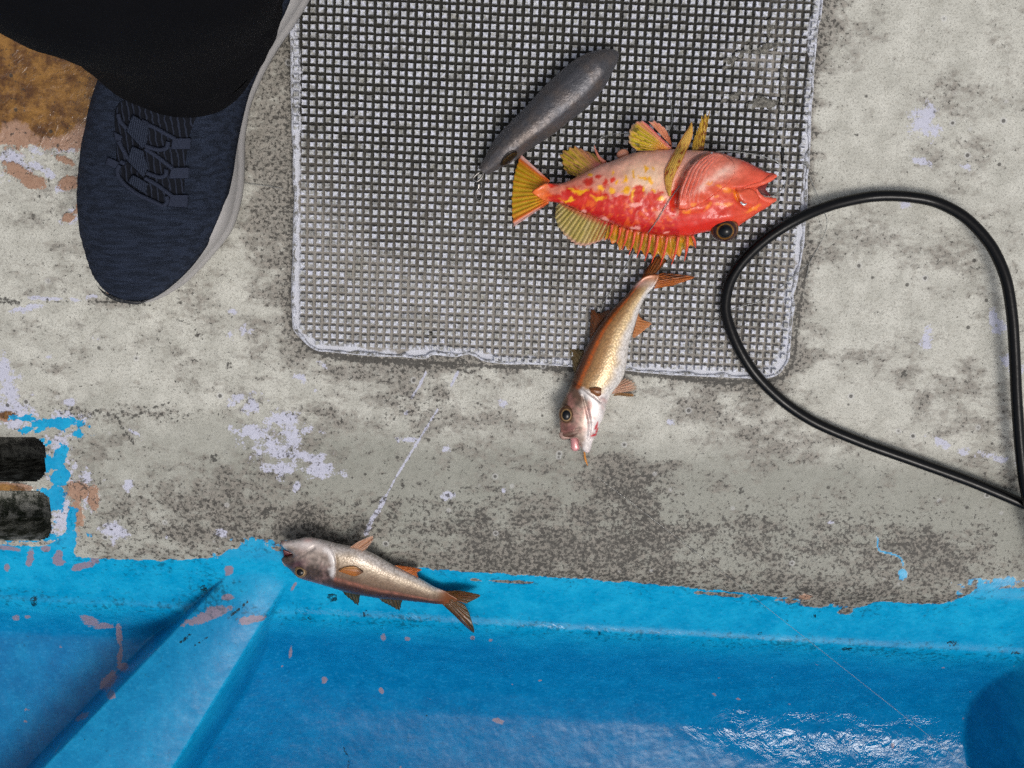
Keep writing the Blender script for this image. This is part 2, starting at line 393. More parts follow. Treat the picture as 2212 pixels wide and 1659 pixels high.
# paint line between bare deck and blue gutter
BLX = [-400, 0, 90, 150, 160, 230, 350, 470, 490, 560, 620, 800, 900, 1100, 1300, 1500, 1600, 1700, 1790, 1850, 1900, 2040, 2080, 2130, 2212, 2600]
BLY = [1172, 1176, 1180, 1160, 1203, 1206, 1210, 1204, 1188, 1178, 1196, 1215, 1228, 1240, 1253, 1270, 1280, 1292, 1305, 1312, 1300, 1304, 1288, 1275, 1270, 1265]
bl = np.interp(PX, BLX, BLY)
blue = np.clip(0.5 + (PY - bl + 9 * (fbm(x, y, 130, 3, 9) - 0.5)) / 16, 0, 1)
blobs_blue = [(100, 915, 60, 14, 8), (60, 905, 40, 8, 0), (100, 1000, 14, 45, 0), (120, 1030, 30, 20, 30), (125, 985, 12, 30, 20), (110, 1085, 22, 45, 20), (95, 1065, 18, 14, 0), (155, 1120, 9, 22, 0), (545, 1165, 8, 7, 0), (560, 1185, 60, 20, -5), (1950, 1240, 8, 11, 0), (165, 935, 16, 10, 0), (60, 928, 22, 9, 0), (155, 1168, 8, 30, 0), (2150, 1265, 60, 14, -6), (60, 1160, 90, 9, 0)]
for (a, b, c_, d_, r_) in blobs_blue:
    e = ell(PX, PY, a, b, c_, d_, r_); blue = np.maximum(blue, np.clip(0.95 - 0.45 * e + 1.3 * (fbm(x, y, 170, 4, 12) - 0.5), 0, 1) * (e < 2.2))
drip = spline([(1895, 1160), (1897, 1185), (1905, 1192), (1925, 1196), (1945, 1205), (1952, 1222)], 24)
blue = np.maximum(blue, np.clip(1.2 - dist_line(PX, PY, drip) / 3.0, 0, 1))
# slots' insides stay bare
s1, s2 = slot_sd(x, y); inslot = np.minimum(s1, s2) < 0.0
blue[inslot & (PY < 1160)] = 0
dm = dist_line(PX, PY, mat_poly, True); 
dens = 0.385 + 0.55 * np.exp(-dm / 16) + 0.12 * np.exp(-dm / 70)  # mat-edge terms: grime plus the mat's painted edge shadow
dens += 0.26 * sm(1030, 1215, PY - 0.06 * (PX - 1000)) * sm(250, 520, PX) + 0.05 * sm(850, 1000, PY)
dens -= 0.05 * sm(1500, 1750, PX) * (PY < 900)
for (a, b, c_, d_, s_) in [(1370, 1060, 80, 60, .24), (1350, 1010, 60, 50, .12), (250, 895, 190, 16, .2), (330, 880, 90, 26, .1), (520, 1120, 90, 50, .18), (640, 1140, 80, 40, .18), (920, 900, 45, 40, .14), (1080, 900, 30, 50, .1), (1880, 1240, 90, 50, .12), (575, 250, 60, 210, .38), (585, 450, 45, 130, .28), (1830, 60, 50, 60, .12), (1830, 250, 30, 60, .1), (1990, 260, 60, 45, .1), (1730, 690, 30, 120, .16), (1850, 835, 45, 30, .1), (2050, 850, 70, 80, .1), (120, 690, 60, 30, .1), (70, 340, 70, 30, .1), (300, 650, 190, 14, .12), (210, 980, 90, 60, .1), (1290, 760, 280, 40, .07), (860, 800, 220, 26, .14), (150, 850, 60, 22, .08), (720, 850, 90, 40, .08), (1480, 1180, 200, 60, .08), (440, 690, 60, 24, .12)]:  # the strips beside the shoe mix dirt with painted shade of the leg
    dens += s_ * np.exp(-0.7 * ell(PX, PY, a, b, c_, d_) ** 2)
bxx, byy = boat(x, y)
nz = 0.38 * fbm(bxx * 0.7, byy * 1.4, 24, 4, 21) + 0.40 * fbm(bxx * 0.75, byy * 1.35, 95, 4, 22) + 0.22 * fbm(bxx * 0.8, byy * 1.3, 330, 2, 23)
dirt = np.clip(0.5 + (nz - 0.5) * 3.0 + (dens - 0.56) * 1.5, 0, 1)  # real dirt together with the painted shade by mat and shoe
wear = np.zeros_like(x)
wl = [(520, 716, 20, 11, -20), (205, 730, 9, 8, 0), (505, 672, 9, 5, 0), (585, 955, 70, 32, -10), (545, 935, 35, 18, 20), (600, 905, 40, 14, 10), (640, 985, 60, 12, 5), (692, 1016, 44, 13, 4), (545, 870, 24, 22, 0), (520, 860, 26, 10, -10), (12, 830, 26, 60, -15), (8, 880, 40, 40, 0), (30, 905, 50, 22, 0), (645, 815, 16, 7, 20), (680, 845, 8, 6, 0), (1090, 871, 9, 8, 0), (1448, 912, 10, 6, 0), (965, 972, 7, 6, 0), (2003, 735, 11, 24, 0), (2165, 705, 15, 13, 0), (2146, 690, 9, 22, 0), (2036, 957, 26, 10, 25), (2082, 977, 16, 8, 15), (2160, 990, 38, 8, 15), (2170, 776, 12, 12, 0), (1330, 805, 30, 4, 5), (250, 1150, 26, 18, -15), (360, 1160, 6, 8, 0), (480, 1150, 12, 8, -20), (140, 905, 40, 14, 0), (130, 975, 26, 45, 0), (150, 1030, 22, 25, 0), (180, 1040, 30, 24, 0), (130, 1120, 26, 40, 0), (195, 1075, 18, 20, 30), (278, 1045, 9, 14, -10), (290, 935, 24, 5, 35), (155, 870, 14, 10, 0), (105, 770, 10, 5, -30), (1795, 1130, 6, 3, 0), (1268, 1130, 5, 6, 0), (970, 1070, 12, 12, 0), (640, 1050, 5, 18, 15), (60, 665, 30, 6, -12), (200, 640, 14, 5, 0), (110, 645, 60, 4, 3), (120, 320, 60, 12, 0), (100, 372, 40, 8, 30), (135, 400, 18, 14, 0), (155, 470, 20, 16, 0), (35, 350, 30, 30, 0), (70, 290, 20, 10, 0), (2000, 260, 30, 30, 0), (2090, 360, 20, 8, 0), (1990, 350, 22, 7, 20), (1800, 930, 40, 4, 20), (880, 950, 20, 6, 0), (610, 1010, 30, 20, 0), (25, 1015, 26, 14, 0), (1090, 1060, 6, 6, 0), (2205, 800, 14, 10, 0), (1955, 440, 10, 7, 0), (700, 790, 14, 5, 30)]
for (a, b, c_, d_, r_) in wl:
    e = ell(PX, PY, a, b, c_, d_, r_); m = e < 2.5
    wear[m] = np.maximum(wear[m], np.clip(0.92 - 0.44 * e[m] + 1.1 * (fbm(x[m], y[m], 150, 4, 31) - 0.55), 0, 1))
for P_, wd in (([(920, 805), (905, 835), (890, 858)], 4.0), ([(990, 800), (975, 832)], 3.5), ([(945, 885), (900, 958), (850, 1040)], 3.4), ([(880, 890), (876, 893)], 5), ([(830, 1072), (822, 1085)], 5), ([(832, 1078), (812, 1110), (800, 1130), (790, 1152)], 7), ([(855, 1032), (840, 1060), (830, 1080)], 2.4)):
    wear = np.maximum(wear, np.clip(0.98 - 0.6 * dist_line(PX, PY, np.array(P_, float)) / (wd * 0.85) + 0.45 * (fbm(x, y, 90, 3, 38) - 0.5), 0, 1))
wear = np.where(dirt > 0.93, wear * 0.7, wear)
tan = np.zeros_like(x)
for (a, b, c_, d_, r_) in [(110, 285, 130, 38, 2), (40, 372, 40, 15, 30), (64, 392, 28, 13, 10), (150, 395, 20, 14, -10), (150, 470, 16, 12, -30), (168, 450, 6, 18, 20), (240, 634, 12, 6, 0), (30, 1052, 50, 9, 4), (20, 900, 22, 10, 0), (200, 1075, 14, 26, 0), (170, 1060, 30, 20, 30), (1740, 1290, 12, 6, 0), (60, 1065, 40, 6, 0), (165, 1110, 16, 30, 0), (140, 345, 26, 9, 20)]:
    e = ell(PX, PY, a, b, c_, d_, r_); m = e < 2.5
    tan[m] = np.maximum(tan[m], np.clip(1.0 - 0.48 * e[m] + 0.5 * (fbm(x[m], y[m], 120, 3, 33) - 0.5), 0, 1))
brown = np.clip(0.5 + (268 + 30 * np.sin(PX / 60) - PY + 110 * (fbm(x, y, 55, 4, 35) - 0.5)) / 90, 0, 1) * (PX < 640) * sm(560, 300, PX)
tan = np.maximum(tan, np.clip(0.5 + (312 - PY) / 24 + 0.4 * (fbm(x, y, 90, 3, 36) - 0.5), 0, 1) * sm(520, 260, PX))
for (a, b, c_, d_, r_) in [(15, 1055, 46, 9, 4), (15, 897, 18, 9, 0)]:
    brown = np.maximum(brown, np.clip(1.0 - 0.5 * ell(PX, PY, a, b, c_, d_, r_), 0, 1))
speck_and_shade = 0.36 + 0.26 * sm(980, 1150, PY) + 0.25 * np.exp(-dm / 30) - 0.04 * sm(1500, 1900, PX) * (PY < 900)
for (a, b, c_, d_, s_) in [(1370, 1050, 80, 70, .34), (1500, 1180, 180, 80, .2), (250, 895, 190, 14, .5), (900, 890, 60, 40, .3), (1000, 1100, 160, 60, .25), (1850, 1180, 200, 70, .2)]:
    speck_and_shade += s_ * np.exp(-0.7 * ell(PX, PY, a, b, c_, d_) ** 2)
for (a, b, c_, d_) in [(495, 790, 7, 8), (462, 988, 8, 9), (1850, 291, 5, 5), (1952, 808, 7, 7), (1712, 1155, 6, 7), (575, 1105, 7, 7), (968, 1070, 6, 5), (975, 1087, 5, 5), (1600, 1060, 6, 6), (870, 1050, 5, 6)]:
    speck_and_shade = np.maximum(speck_and_shade, 1.6 * (ell(PX, PY, a, b, c_, d_) < 1))
for P_, wd in (([(-10, 645), (12, 650), (40, 654)], 11), ([(60, 655), (150, 650), (260, 652), (330, 660)], 2.2), ([(375, 685), (410, 700), (440, 735)], 2.4), ([(280, 905), (330, 880), (370, 868)], 2.5), ([(250, 900), (290, 960)], 3), ([(640, 700), (650, 730), (680, 760), (730, 775), (800, 782), (880, 786), (930, 792)], 5), ([(930, 780), (1000, 800), (1040, 815)], 3), ([(1745, 560), (1730, 650), (1722, 720), (1715, 780), (1690, 822)], 3), ([(1560, 1040), (1580, 1055)], 2), ([(1420, 800), (1480, 822), (1590, 832)], 3), ([(690, 764), (800, 775), (900, 781), (1060, 792), (1200, 797), (1330, 804), (1500, 819), (1640, 826), (1690, 815)], 5)):  # the bottom-edge strip paints the mat's shadow onto the deck
    speck_and_shade = np.maximum(speck_and_shade, 1.5 * np.clip(1.3 - dist_line(PX, PY, np.array(P_, float)) / wd, 0, 1))
peel = np.zeros_like(x)
pl = [(448, 1332, 42, 11, -20), (470, 1318, 26, 10, -10), (545, 1338, 28, 8, -6), (492, 1290, 14, 6, -10), (198, 1343, 22, 10, 25), (220, 1352, 22, 7, 0), (258, 1372, 7, 22, -5), (260, 1410, 6, 22, 5), (268, 1440, 11, 10, 0), (235, 1470, 12, 20, 30), (240, 1502, 10, 10, 20), (178, 1548, 18, 6, -20), (65, 1205, 7, 16, 10), (15, 1225, 6, 10, 0), (125, 1212, 12, 10, 30), (128, 1198, 8, 10, 0), (180, 1222, 26, 7, -15), (205, 1208, 12, 7, -40), (35, 1335, 8, 6, -20), (60, 1332, 7, 4, 0), (10, 1183, 30, 5, 8), (100, 1185, 10, 5, 0), (495, 1232, 9, 10, 0), (634, 1268, 3, 12, 30), (1075, 1557, 12, 5, 15), (1020, 1378, 5, 4, 0), (1060, 1383, 4, 3, 0), (628, 1408, 3, 13, 8), (700, 1470, 5, 7, 20), (828, 1378, 5, 7, 0), (880, 1380, 5, 4, 0), (824, 1492, 4, 7, -20)]
for (a, b, c_, d_, r_) in pl:
    e = ell(PX, PY, a, b, c_, d_, r_); m = e < 2.5
    peel[m] = np.maximum(peel[m], np.clip(1.0 - 0.48 * e[m] + 0.5 * (fbm(x[m], y[m], 160, 3, 41) - 0.5), 0, 1))
edge_t = [(1745, 1302, 110, 9, 5), (1570, 1285, 60, 5, 4), (1090, 1256, 70, 4, 3), (1830, 1320, 22, 10, 0)]
for (a, b, c_, d_, r_) in edge_t:
    e = ell(PX, PY, a, b, c_, d_, r_); blue = np.where(e < 1.4, np.minimum(blue, np.clip(0.1 + 0.55 * e + 0.8 * (fbm(x, y, 130, 3, 44) - 0.5), 0, 1)), blue)
peel = np.maximum(peel, np.clip((fbm(x, y, 150, 2, 45) - 0.87) * 12, 0, 0.62) * sm(1350, 1420, PY))
wet = 0.95 * np.exp(-1.2 * np.maximum(ell(PX, PY, 1790, 1565, 320, 100, 4) - 0.55, 0) ** 2 * 6) + 0.55 * np.exp(-((PY - 1345 - 0.075 * (PX - 1000)) / 14) ** 2) * (PX > 640)
wet = np.clip(wet + 0.9 * brown + 0.5 * (tan > 0.5), 0, 1)
film_and_shade = sm(900, 1010, PY - 0.055 * (PX - 1300) + 60 * (fbm(x, y, 28, 4, 51) - 0.5)) * (0.6 + 0.4 * sm(300, 700, PX))
film_and_shade = np.where(blue > 0.5, 0.8 * sm(-0.012, -0.085, z + 0.03 * (fbm(x, y, 40, 4, 52) - 0.5)), film_and_shade)  # in the gutter it grows with depth, painting the recess shade
film_and_shade = np.where((blue > 0.5), np.maximum(film_and_shade, 0.5 * sm(0.006, -0.004, rib_out(x, y)) * sm(1255, 1330, PY + 30 * (fbm(x, y, 40, 3, 53) - 0.5))), film_and_shade)  # rib top darkened as well, its shade put into the colour
dirt_and_shade = np.where(blue > 0.5, 0.35 + 0.3 * np.exp(-((PY - bl - 10) / 22) ** 2) + 0.45 * np.exp(-((PY - 1350 - 0.06 * (PX - 1000)) / 22) ** 2) + 0.45 * np.exp(-ell(PX, PY, 460, 1275, 60, 40) ** 2), dirt)
film_and_shade = np.where((blue > 0.5), np.maximum(film_and_shade, 0.5 * sm(0.006, -0.004, rib_out(x, y)) * sm(1255, 1330, PY + 30 * (fbm(x, y, 40, 3, 53) - 0.5))), film_and_shade)  # same painted rib shade again
dirt_and_shade = np.where(blue > 0.5, dirt_and_shade * (0.45 + 1.1 * fbm(x, y, 45, 3, 61)), dirt_and_shade)
speck_and_shade = np.where(blue > 0.5, 0.5 * fbm(x, y, 40, 2, 62), speck_and_shade)
for (a, b, c_, d_) in [(1640, 1369, 7, 6), (718, 1291, 12, 10), (790, 1326, 7, 8), (670, 1335, 5, 5), (1292, 1368, 5, 6), (1175, 1375, 3, 8), (1700, 1340, 4, 4), (1760, 1330, 4, 6), (440, 1272, 8, 9), (73, 1298, 8, 12), (920, 1545, 3, 4), (1020, 1380, 4, 4), (1830, 1402, 14, 5), (2060, 1390, 14, 8), (2195, 1410, 12, 5)]:
    speck_and_shade = np.maximum(speck_and_shade, 1.3 * (ell(PX, PY, a, b, c_, d_) < 1) * (blue > 0.5) * 0.9)
for P_, wd in (([(390, 1388), (410, 1370)], 5), ([(500, 1330), (535, 1300)], 5), ([(420, 1395), (450, 1375)], 3), ([(742, 1615), (755, 1640), (752, 1659)], 3)):
    speck_and_shade = np.maximum(speck_and_shade, 1.3 * np.clip(1.3 - dist_line(PX, PY, np.array(P_, float)) / wd, 0, 1))
spd = 0.0
MA = np.stack([blue, dirt_and_shade, wear], -1).astype(np.float32); MB = np.stack([np.clip(speck_and_shade, 0, 2), tan, brown], -1).astype(np.float32); MC = np.stack([peel, wet, film_and_shade], -1).astype(np.float32)
inS1 = (s1 < 0.0015); inS2 = (s2 < 0.0015)
V = np.stack([x, y, z], -1)
Fq = grid_faces(len(gx), len(gy))
fc = (V[Fq[:, 0]] + V[Fq[:, 2]]) / 2
fpx, fpy = sheet(fc[:, 0], fc[:, 1], fc[:, 2]); fby = boat(fc[:, 0], fc[:, 1])[1]
edge_by = boat(*at(1106, 1236, -0.010)[:2])[1]; far_by = pb[3] + 0.006
rib_f = (rib_out(fc[:, 0], fc[:, 1]) < 0.03) & (fc[:, 2] > np.interp(fby, tb, tz) + 0.0035) & (fc[:, 0] < 0)
wall_f = (fc[:, 2] > np.interp(fby, tb, tz) + 0.0045) & (fc[:, 0] > 0)
fs1, fs2 = slot_sd(fc[:, 0], fc[:, 1])
cls = np.where(fby > edge_by, 0, np.where(fby > far_by, 1, 4))
cls[(cls == 1) & rib_f] = 2; cls[(cls == 1) & wall_f] = 3
cls[(cls == 0) & (fs1 < 0.001)] = 5; cls[(cls == 0) & (fs2 < 0.001)] = 6
def sub(name, k, parent=None, mat=MAT_DECK):
    f = Fq[cls == k]; u, inv = np.unique(f, return_inverse=True)
    return mesh_obj(name, V[u], inv.reshape(f.shape), mat, parent, attrs={'A': MA[u], 'B': MB[u], 'C': MC[u]})
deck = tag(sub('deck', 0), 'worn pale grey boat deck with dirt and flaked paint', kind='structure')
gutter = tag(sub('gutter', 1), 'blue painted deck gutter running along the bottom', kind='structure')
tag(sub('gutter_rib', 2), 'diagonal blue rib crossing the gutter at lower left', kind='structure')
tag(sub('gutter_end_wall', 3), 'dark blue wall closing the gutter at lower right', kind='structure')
tag(sub('unseen_bulwark', 4), 'unseen blue outer wall beyond the gutter, raised to shade it', kind='structure')
ms = M('slot_grime'); nsl = ms.noise(140, 5, 0.65)
ms.set('Base Color', ms.mix(ms.ramp(nsl, 0.4, 0.7), S(30, 30, 24), S(120, 120, 112))).set('Roughness', 0.55); ms.bump(nsl, 0.8, 0.002)
ms2 = M('slot_slime'); nsl = ms2.noise(110, 5, 0.7)
ms2.set('Base Color', ms2.mix(ms2.ramp(nsl, 0.42, 0.6), S(40, 46, 34), S(150, 150, 142))).set('Roughness', 0.3); ms2.bump(nsl, 0.8, 0.002)
sub('drain_slot', 5, deck, ms.m); sub('drain_slot', 6, deck, ms2.m)
def ground(x, y): return height(np.asarray(x, float), np.asarray(y, float), False)

# ------------------------------------------------------------------ studded non-slip mat
ZB, ZT = 0.0036, 0.0062
kw = M('stud_white'); nn = kw.noise(700, 3, 0.6); nb2 = kw.noise(45, 4, 0.6)
cw = kw.mix(kw.ramp(nn, 0.35, 0.62), S(168, 169, 163), S(200, 203, 217))
cw = kw.mix(kw.ramp(kw.noise(170, 0, 0.5), 0.48, 0.72, 0.0, 0.7), cw, S(112, 110, 100))
cw = kw.mix(kw.math('MULTIPLY', kw.ramp(nb2, 0.50, 0.72), 0.45), cw, S(140, 138, 122))
kw.set('Base Color', cw).set('Roughness', 0.38); kw.bump(nn, 0.5, 0.0006)
kb = M('mat_grooves'); g1 = kb.noise(420, 4, 0.65); film_a = kb.sep(kb.attr('col'))
fl = kb.math('ADD', film_a[0], kb.math('MULTIPLY', kb.math('SUBTRACT', g1, 0.5), 0.7))
cg = kb.mix(kb.ramp(fl, 0.05, 0.5), kb.mix(g1, S(22, 22, 18), S(56, 54, 47)), kb.mix(g1, S(70, 66, 60), S(100, 96, 89)))
cg = kb.mix(kb.ramp(fl, 0.5, 0.95), cg, kb.mix(g1, S(122, 117, 110), S(160, 155, 147)))
cg = kb.mix(kb.ramp(kb.math('ADD', film_a[1], kb.math('MULTIPLY', kb.math('SUBTRACT', g1, 0.5), 0.6)), 0.4, 0.6), cg, S(196, 198, 206))
kb.set('Base Color', cg).set('Roughness', 0.55).set('Specular IOR Level', 0.25); kb.bump(g1, 0.6, 0.0008)
mat_e = empty('studded_mat', at(1170, 400, 0.0)); tag(mat_e, 'white studded non-slip mat with grimy grooves on the deck', 'mat')
MW = at(mat_poly[:, 0], mat_poly[:, 1], ZB)[:, :2]
MWs = spline(MW, 420, True)
jn = np.arange(420); MWs += 0.0008 * np.stack([fbm(jn * 1.0, jn * 0, 0.3, 3, 5) - 0.5, fbm(jn * 1.0, jn * 0, 0.3, 3, 6) - 0.5], -1) * 2
xy, q, bd, u = mesher(MWs, 0.0022)
n_ = len(xy); top = np.column_stack([xy, np.full(n_, ZB)]); bi = np.nonzero(bd)[0]
px, py = sheet(xy[:, 0], xy[:, 1], np.full(n_, ZB))
film_m = 0.62 * sm(180, 620, py - 0.06 * (px - 1000)) + 0.45 * sm(430, 640, py - 0.25 * (px - 632)) + 0.6 * np.exp(-(px - 632) / 70) * (py > 300) + 0.25 * sm(640, 760, py) + 0.3 * sm(1620, 1700, px) - 0.15 * np.exp(-ell(px, py, 1200, 150, 500, 250) ** 2) + 0.5 * (fbm(xy[:, 0], xy[:, 1], 30, 4, 71) - 0.5)
for (a, b, c_, d_) in [(1600, 120, 60, 30), (1655, 150, 50, 110), (1590, 205, 50, 24), (1690, 330, 16, 150), (820, 130, 16, 14), (1130, 180, 16, 14), (1210, 240, 16, 14), (770, 255, 18, 14)]:
    film_m += 0.7 * np.exp(-ell(px, py, a, b, c_, d_) ** 2)
rimd = dist_line(px, py, mat_poly, True)
rimw = np.clip(1.1 - rimd / 30 + 0.9 * (fbm(xy[:, 0], xy[:, 1], 90, 3, 73) - 0.55), 0, 1)
colm = np.stack([np.clip(film_m, 0, 1), rimw, rimw * 0], -1)
# skirt
ring = {}; 
ed = np.vstack([q[:, [0, 1]], q[:, [1, 2]], q[:, [2, 3]], q[:, [3, 0]]]); keys = {}
for a, b in ed: keys[(a, b)] = 1
bed = [(a, b) for (a, b) in keys if (b, a) not in keys]
mp = {i: n_ + k for k, i in enumerate(sorted({a for e in bed for a in e}))}
low = np.array([[xy[i, 0], xy[i, 1], 0.0001] for i in sorted(mp)])
Vb = np.vstack([top, low]); Fb = [tuple(a) for a in q] + [(b, a, mp[a], mp[b]) for a, b in bed]
mesh_obj('base_plate', Vb, Fb, kb.m, mat_e, smooth=False, col=np.vstack([colm, colm[sorted(mp)]]))
# raised white rim along the left, bottom and right edges
rim_i = [i for i in range(420) if sheet(MWs[i, 0], MWs[i, 1], ZB)[1] > -300]
order = sorted(rim_i, key=lambda i: (i - 0) % 420)
cen = MWs.mean(0)
def rim_mesh(idx):
    P = MWs[idx]; T = np.gradient(P, axis=0); T /= np.linalg.norm(T, axis=1)[:, None]; Nn = np.stack([-T[:, 1], T[:, 0]], -1)
    if ((cen - P) * Nn).sum() < 0: Nn = -Nn
    k = np.arange(len(idx)); wd = 0.0012 + 0.0022 * vn(k * 0.7, k * 0, 8) ** 2; hh = ZB + 0.0005 + 0.0013 * vn(k * 0.9, k * 0, 9)
    c0 = np.column_stack([P + Nn * 0.0002, np.full(len(P), ZB - 0.001)]); c1 = np.column_stack([P + Nn * 0.0005, hh]); c2 = np.column_stack([P + Nn * (wd[:, None]), hh - 0.0002]); c3 = np.column_stack([P + Nn * (wd[:, None] + 0.0004), np.full(len(P), ZB - 0.001)])
    Vr = np.stack([c0, c1, c2, c3], 1).reshape(-1, 3)
    return Vr, grid_faces(len(P), 4)
krm = M('rim_worn_white'); nr1 = krm.noise(260, 5, 0.7)
krm.set('Base Color', krm.mix(krm.ramp(nr1, 0.38, 0.58), S(104, 102, 94), S(196, 199, 210))).set('Roughness', 0.5); krm.bump(nr1, 0.8, 0.001)
Vr, Fr = rim_mesh(order); mesh_obj('rim', Vr, Fr, krm.m, mat_e, smooth=False)
# studs
PITCH = 0.00496
A0 = R(2.6); org = at(641, 0, ZT)[:2]
rng = np.random.default_rng(4)
ii, jj = np.meshgrid(np.arange(-6, 84), np.arange(-60, 56), indexing='ij')
ux = np.array([math.cos(A0), -math.sin(A0)]); uy = np.array([math.sin(A0), math.cos(A0)])
SP = org + ii[..., None] * PITCH * ux - jj[..., None] * PITCH * uy + 0.0 * ux
SP = SP.reshape(-1, 2) + rng.normal(0, 0.00012, (ii.size, 2))
spx, spy = sheet(SP[:, 0], SP[:, 1], np.full(len(SP), ZT))
ok = inpoly(spx, spy, mat_poly) & (dist_line(spx, spy, mat_poly, True) > 7.5) & (spy > -260)
worn = np.ones(len(SP))
for (a, b, c_, d_, r_) in [(1590, 120, 46, 16, -35), (1655, 105, 40, 13, -20), (1660, 60, 16, 30, 0), (1655, 220, 34, 26, 0), (1585, 205, 40, 16, -30), (1690, 160, 12, 60, 0), (1692, 300, 7, 90, 3), (1694, 420, 6, 70, 4), (820, 130, 9, 7, 0), (1130, 180, 10, 8, 0), (1210, 240, 10, 8, 0), (770, 255, 10, 8, 0), (1165, 560, 9, 10, 0), (925, 720, 14, 5, 0)]:
    e = ell(spx, spy, a, b, c_, d_, r_); worn = np.where(e < 1.0, np.where(rng.random(len(SP)) < 0.12, 0.05, 0.2), worn)
ok &= worn > 0
SP, spx, spy, worn = SP[ok], spx[ok], spy[ok], worn[ok]
def stud_verts(hw, r, dent):
    a = []
    for lvl, (s_, z_) in enumerate(((1.14, ZB - 0.0008), (0.93, ZT))):
        for k, (cx_, cy_) in enumerate(((-1, -1), (0, -1), (1, -1), (1, 0), (1, 1), (0, 1), (-1, 1), (-1, 0))):
            m = 0.90 - dent if (cx_ == 0 or cy_ == 0) else 1.0
            a.append((cx_ * hw * s_ * m + r.normal(0, 5e-5), cy_ * hw * s_ * m + r.normal(0, 5e-5), z_ + (r.normal(0, 0.00012) if lvl else 0)))
    a.append((0, 0, ZT + 0.00004)); return np.array(a)
STF = [(k, (k + 1) % 8, 8 + (k + 1) % 8, 8 + k) for k in range(8)] + [(8 + k, 8 + (k + 1) % 8, 16) for k in range(8)]
variants = [stud_verts(0.00154 * (0.93 + 0.12 * rng.random()), rng, 0.04 * rng.random()) for _ in range(24)]
for v_ in variants:
    v_[:, :2] = v_[:, :1] * ux + v_[:, 1:2] * uy
inframe = (spx > -5) & (spx < 2217) & (spy > -5) & (spy < 1664)
hid = inpoly(spx, spy, np.array([(560, -300), (560, 0), (640, -10), (700, -300)], float)) | ~inframe
covered = np.zeros(len(SP), bool)
for P_ in ([(1035, 375), (1100, 260), (1220, 150), (1333, 105), (1320, 160), (1240, 260), (1120, 340)], [(1180, 390), (1320, 340), (1550, 325), (1670, 385), (1600, 480), (1400, 510), (1200, 435)], [(1370, 620), (1260, 760), (1225, 860), (1330, 860), (1380, 700), (1430, 620)]):
    covered |= inpoly(spx, spy, np.array(P_, float))
order = np.argsort(np.where(hid | covered, 1e6, 0) + (spy + np.abs(spx - 1106) * 0.02))
near = order[:300]
vm = []
for k, v_ in enumerate(variants):
    me = bpy.data.meshes.new('stud'); me.from_pydata([tuple(a) for a in v_], [], STF); me.materials.append(kw.m); vm.append(me)
vi = rng.integers(0, 24, len(SP))
mo = Vector(mat_e.location)
for k in near:
    o = bpy.data.objects.new('stud', vm[vi[k]]); COL.objects.link(o); o.parent = mat_e
    o.location = (SP[k, 0] - mo.x, SP[k, 1] - mo.y, -(1 - worn[k]) * 0.001 - mo.z)
rest = order[300:]
Vs, Fs = [], []
for c_, k in enumerate(rest):
    v_ = variants[vi[k]].copy(); v_[:, 0] += SP[k, 0]; v_[:, 1] += SP[k, 1]; v_[8:, 2] -= (1 - worn[k]) * 0.001; Vs.append(v_)
    Fs += [tuple(i + 17 * c_ for i in f) for f in STF]
so_ = mesh_obj('stud_field', np.vstack(Vs), Fs, kw.m, mat_e, smooth=False); so_['kind'] = 'stuff'
# gunk and a torn seam on the mat's right side
kg = M('dried_gunk'); gg = kg.noise(380, 5, 0.7); kg.set('Base Color', kg.mix(kg.ramp(gg, 0.35, 0.65), S(62, 60, 54), S(128, 125, 116))).set('Roughness', 0.5); kg.bump(gg, 1.0, 0.0015)
def blob(name, cx, cy, rx, ry, rot, mat, parent, z0, k=0.35, seed=1, rag=0.35, npt=40):
    a = np.linspace(0, 2 * np.pi, npt, endpoint=False); rr = 1 + rag * 2 * (fbm(np.cos(a) * 1.3 + seed * 7, np.sin(a) * 1.3, 1.5, 3, seed) - 0.5)
    c, s = math.cos(R(rot)), math.sin(R(rot)); X = rx * rr * np.cos(a); Y = ry * rr * np.sin(a)
    return inflate(name, np.stack([cx + X * c - Y * s, cy + X * s + Y * c], -1), mat, z0, k, 0.02, res=0.0011, parent=parent, npts=120)
for n_i, (a, b, c_, d_, r_) in enumerate([(1590, 122, 48, 13, -35), (1655, 104, 40, 11, -18), (1660, 60, 10, 26, 8), (1655, 222, 30, 20, 0), (1584, 206, 36, 11, -28), (1690, 170, 9, 50, 2), (1690, 255, 7, 30, 3), (820, 130, 8, 6, 0), (1130, 180, 9, 7, 0), (1210, 240, 9, 7, 0), (770, 255, 9, 8, 0), (925, 722, 13, 4, 0), (1165, 560, 8, 9, 0)]):
    blob('grime_patch', a, b, c_, d_, r_, kg.m, mat_e, ZB + 0.0009, 0.42, n_i + 1, 0.8, 70)
kk = M('seam_dark'); kk.set('Base Color', S(16, 15, 12)).set('Roughness', 0.6)
sp_ = at(np.array([1686, 1691, 1683, 1693, 1694, 1687, 1692]), np.array([200, 250, 300, 345, 400, 440, 500]), ZB + 0.0006)
tube('torn_seam', sp_, [0.0003, 0.0010, 0.0006, 0.0017, 0.0008, 0.0010, 0.0003], kk.m, mat_e, seg=8, n=50, flat=0.5)

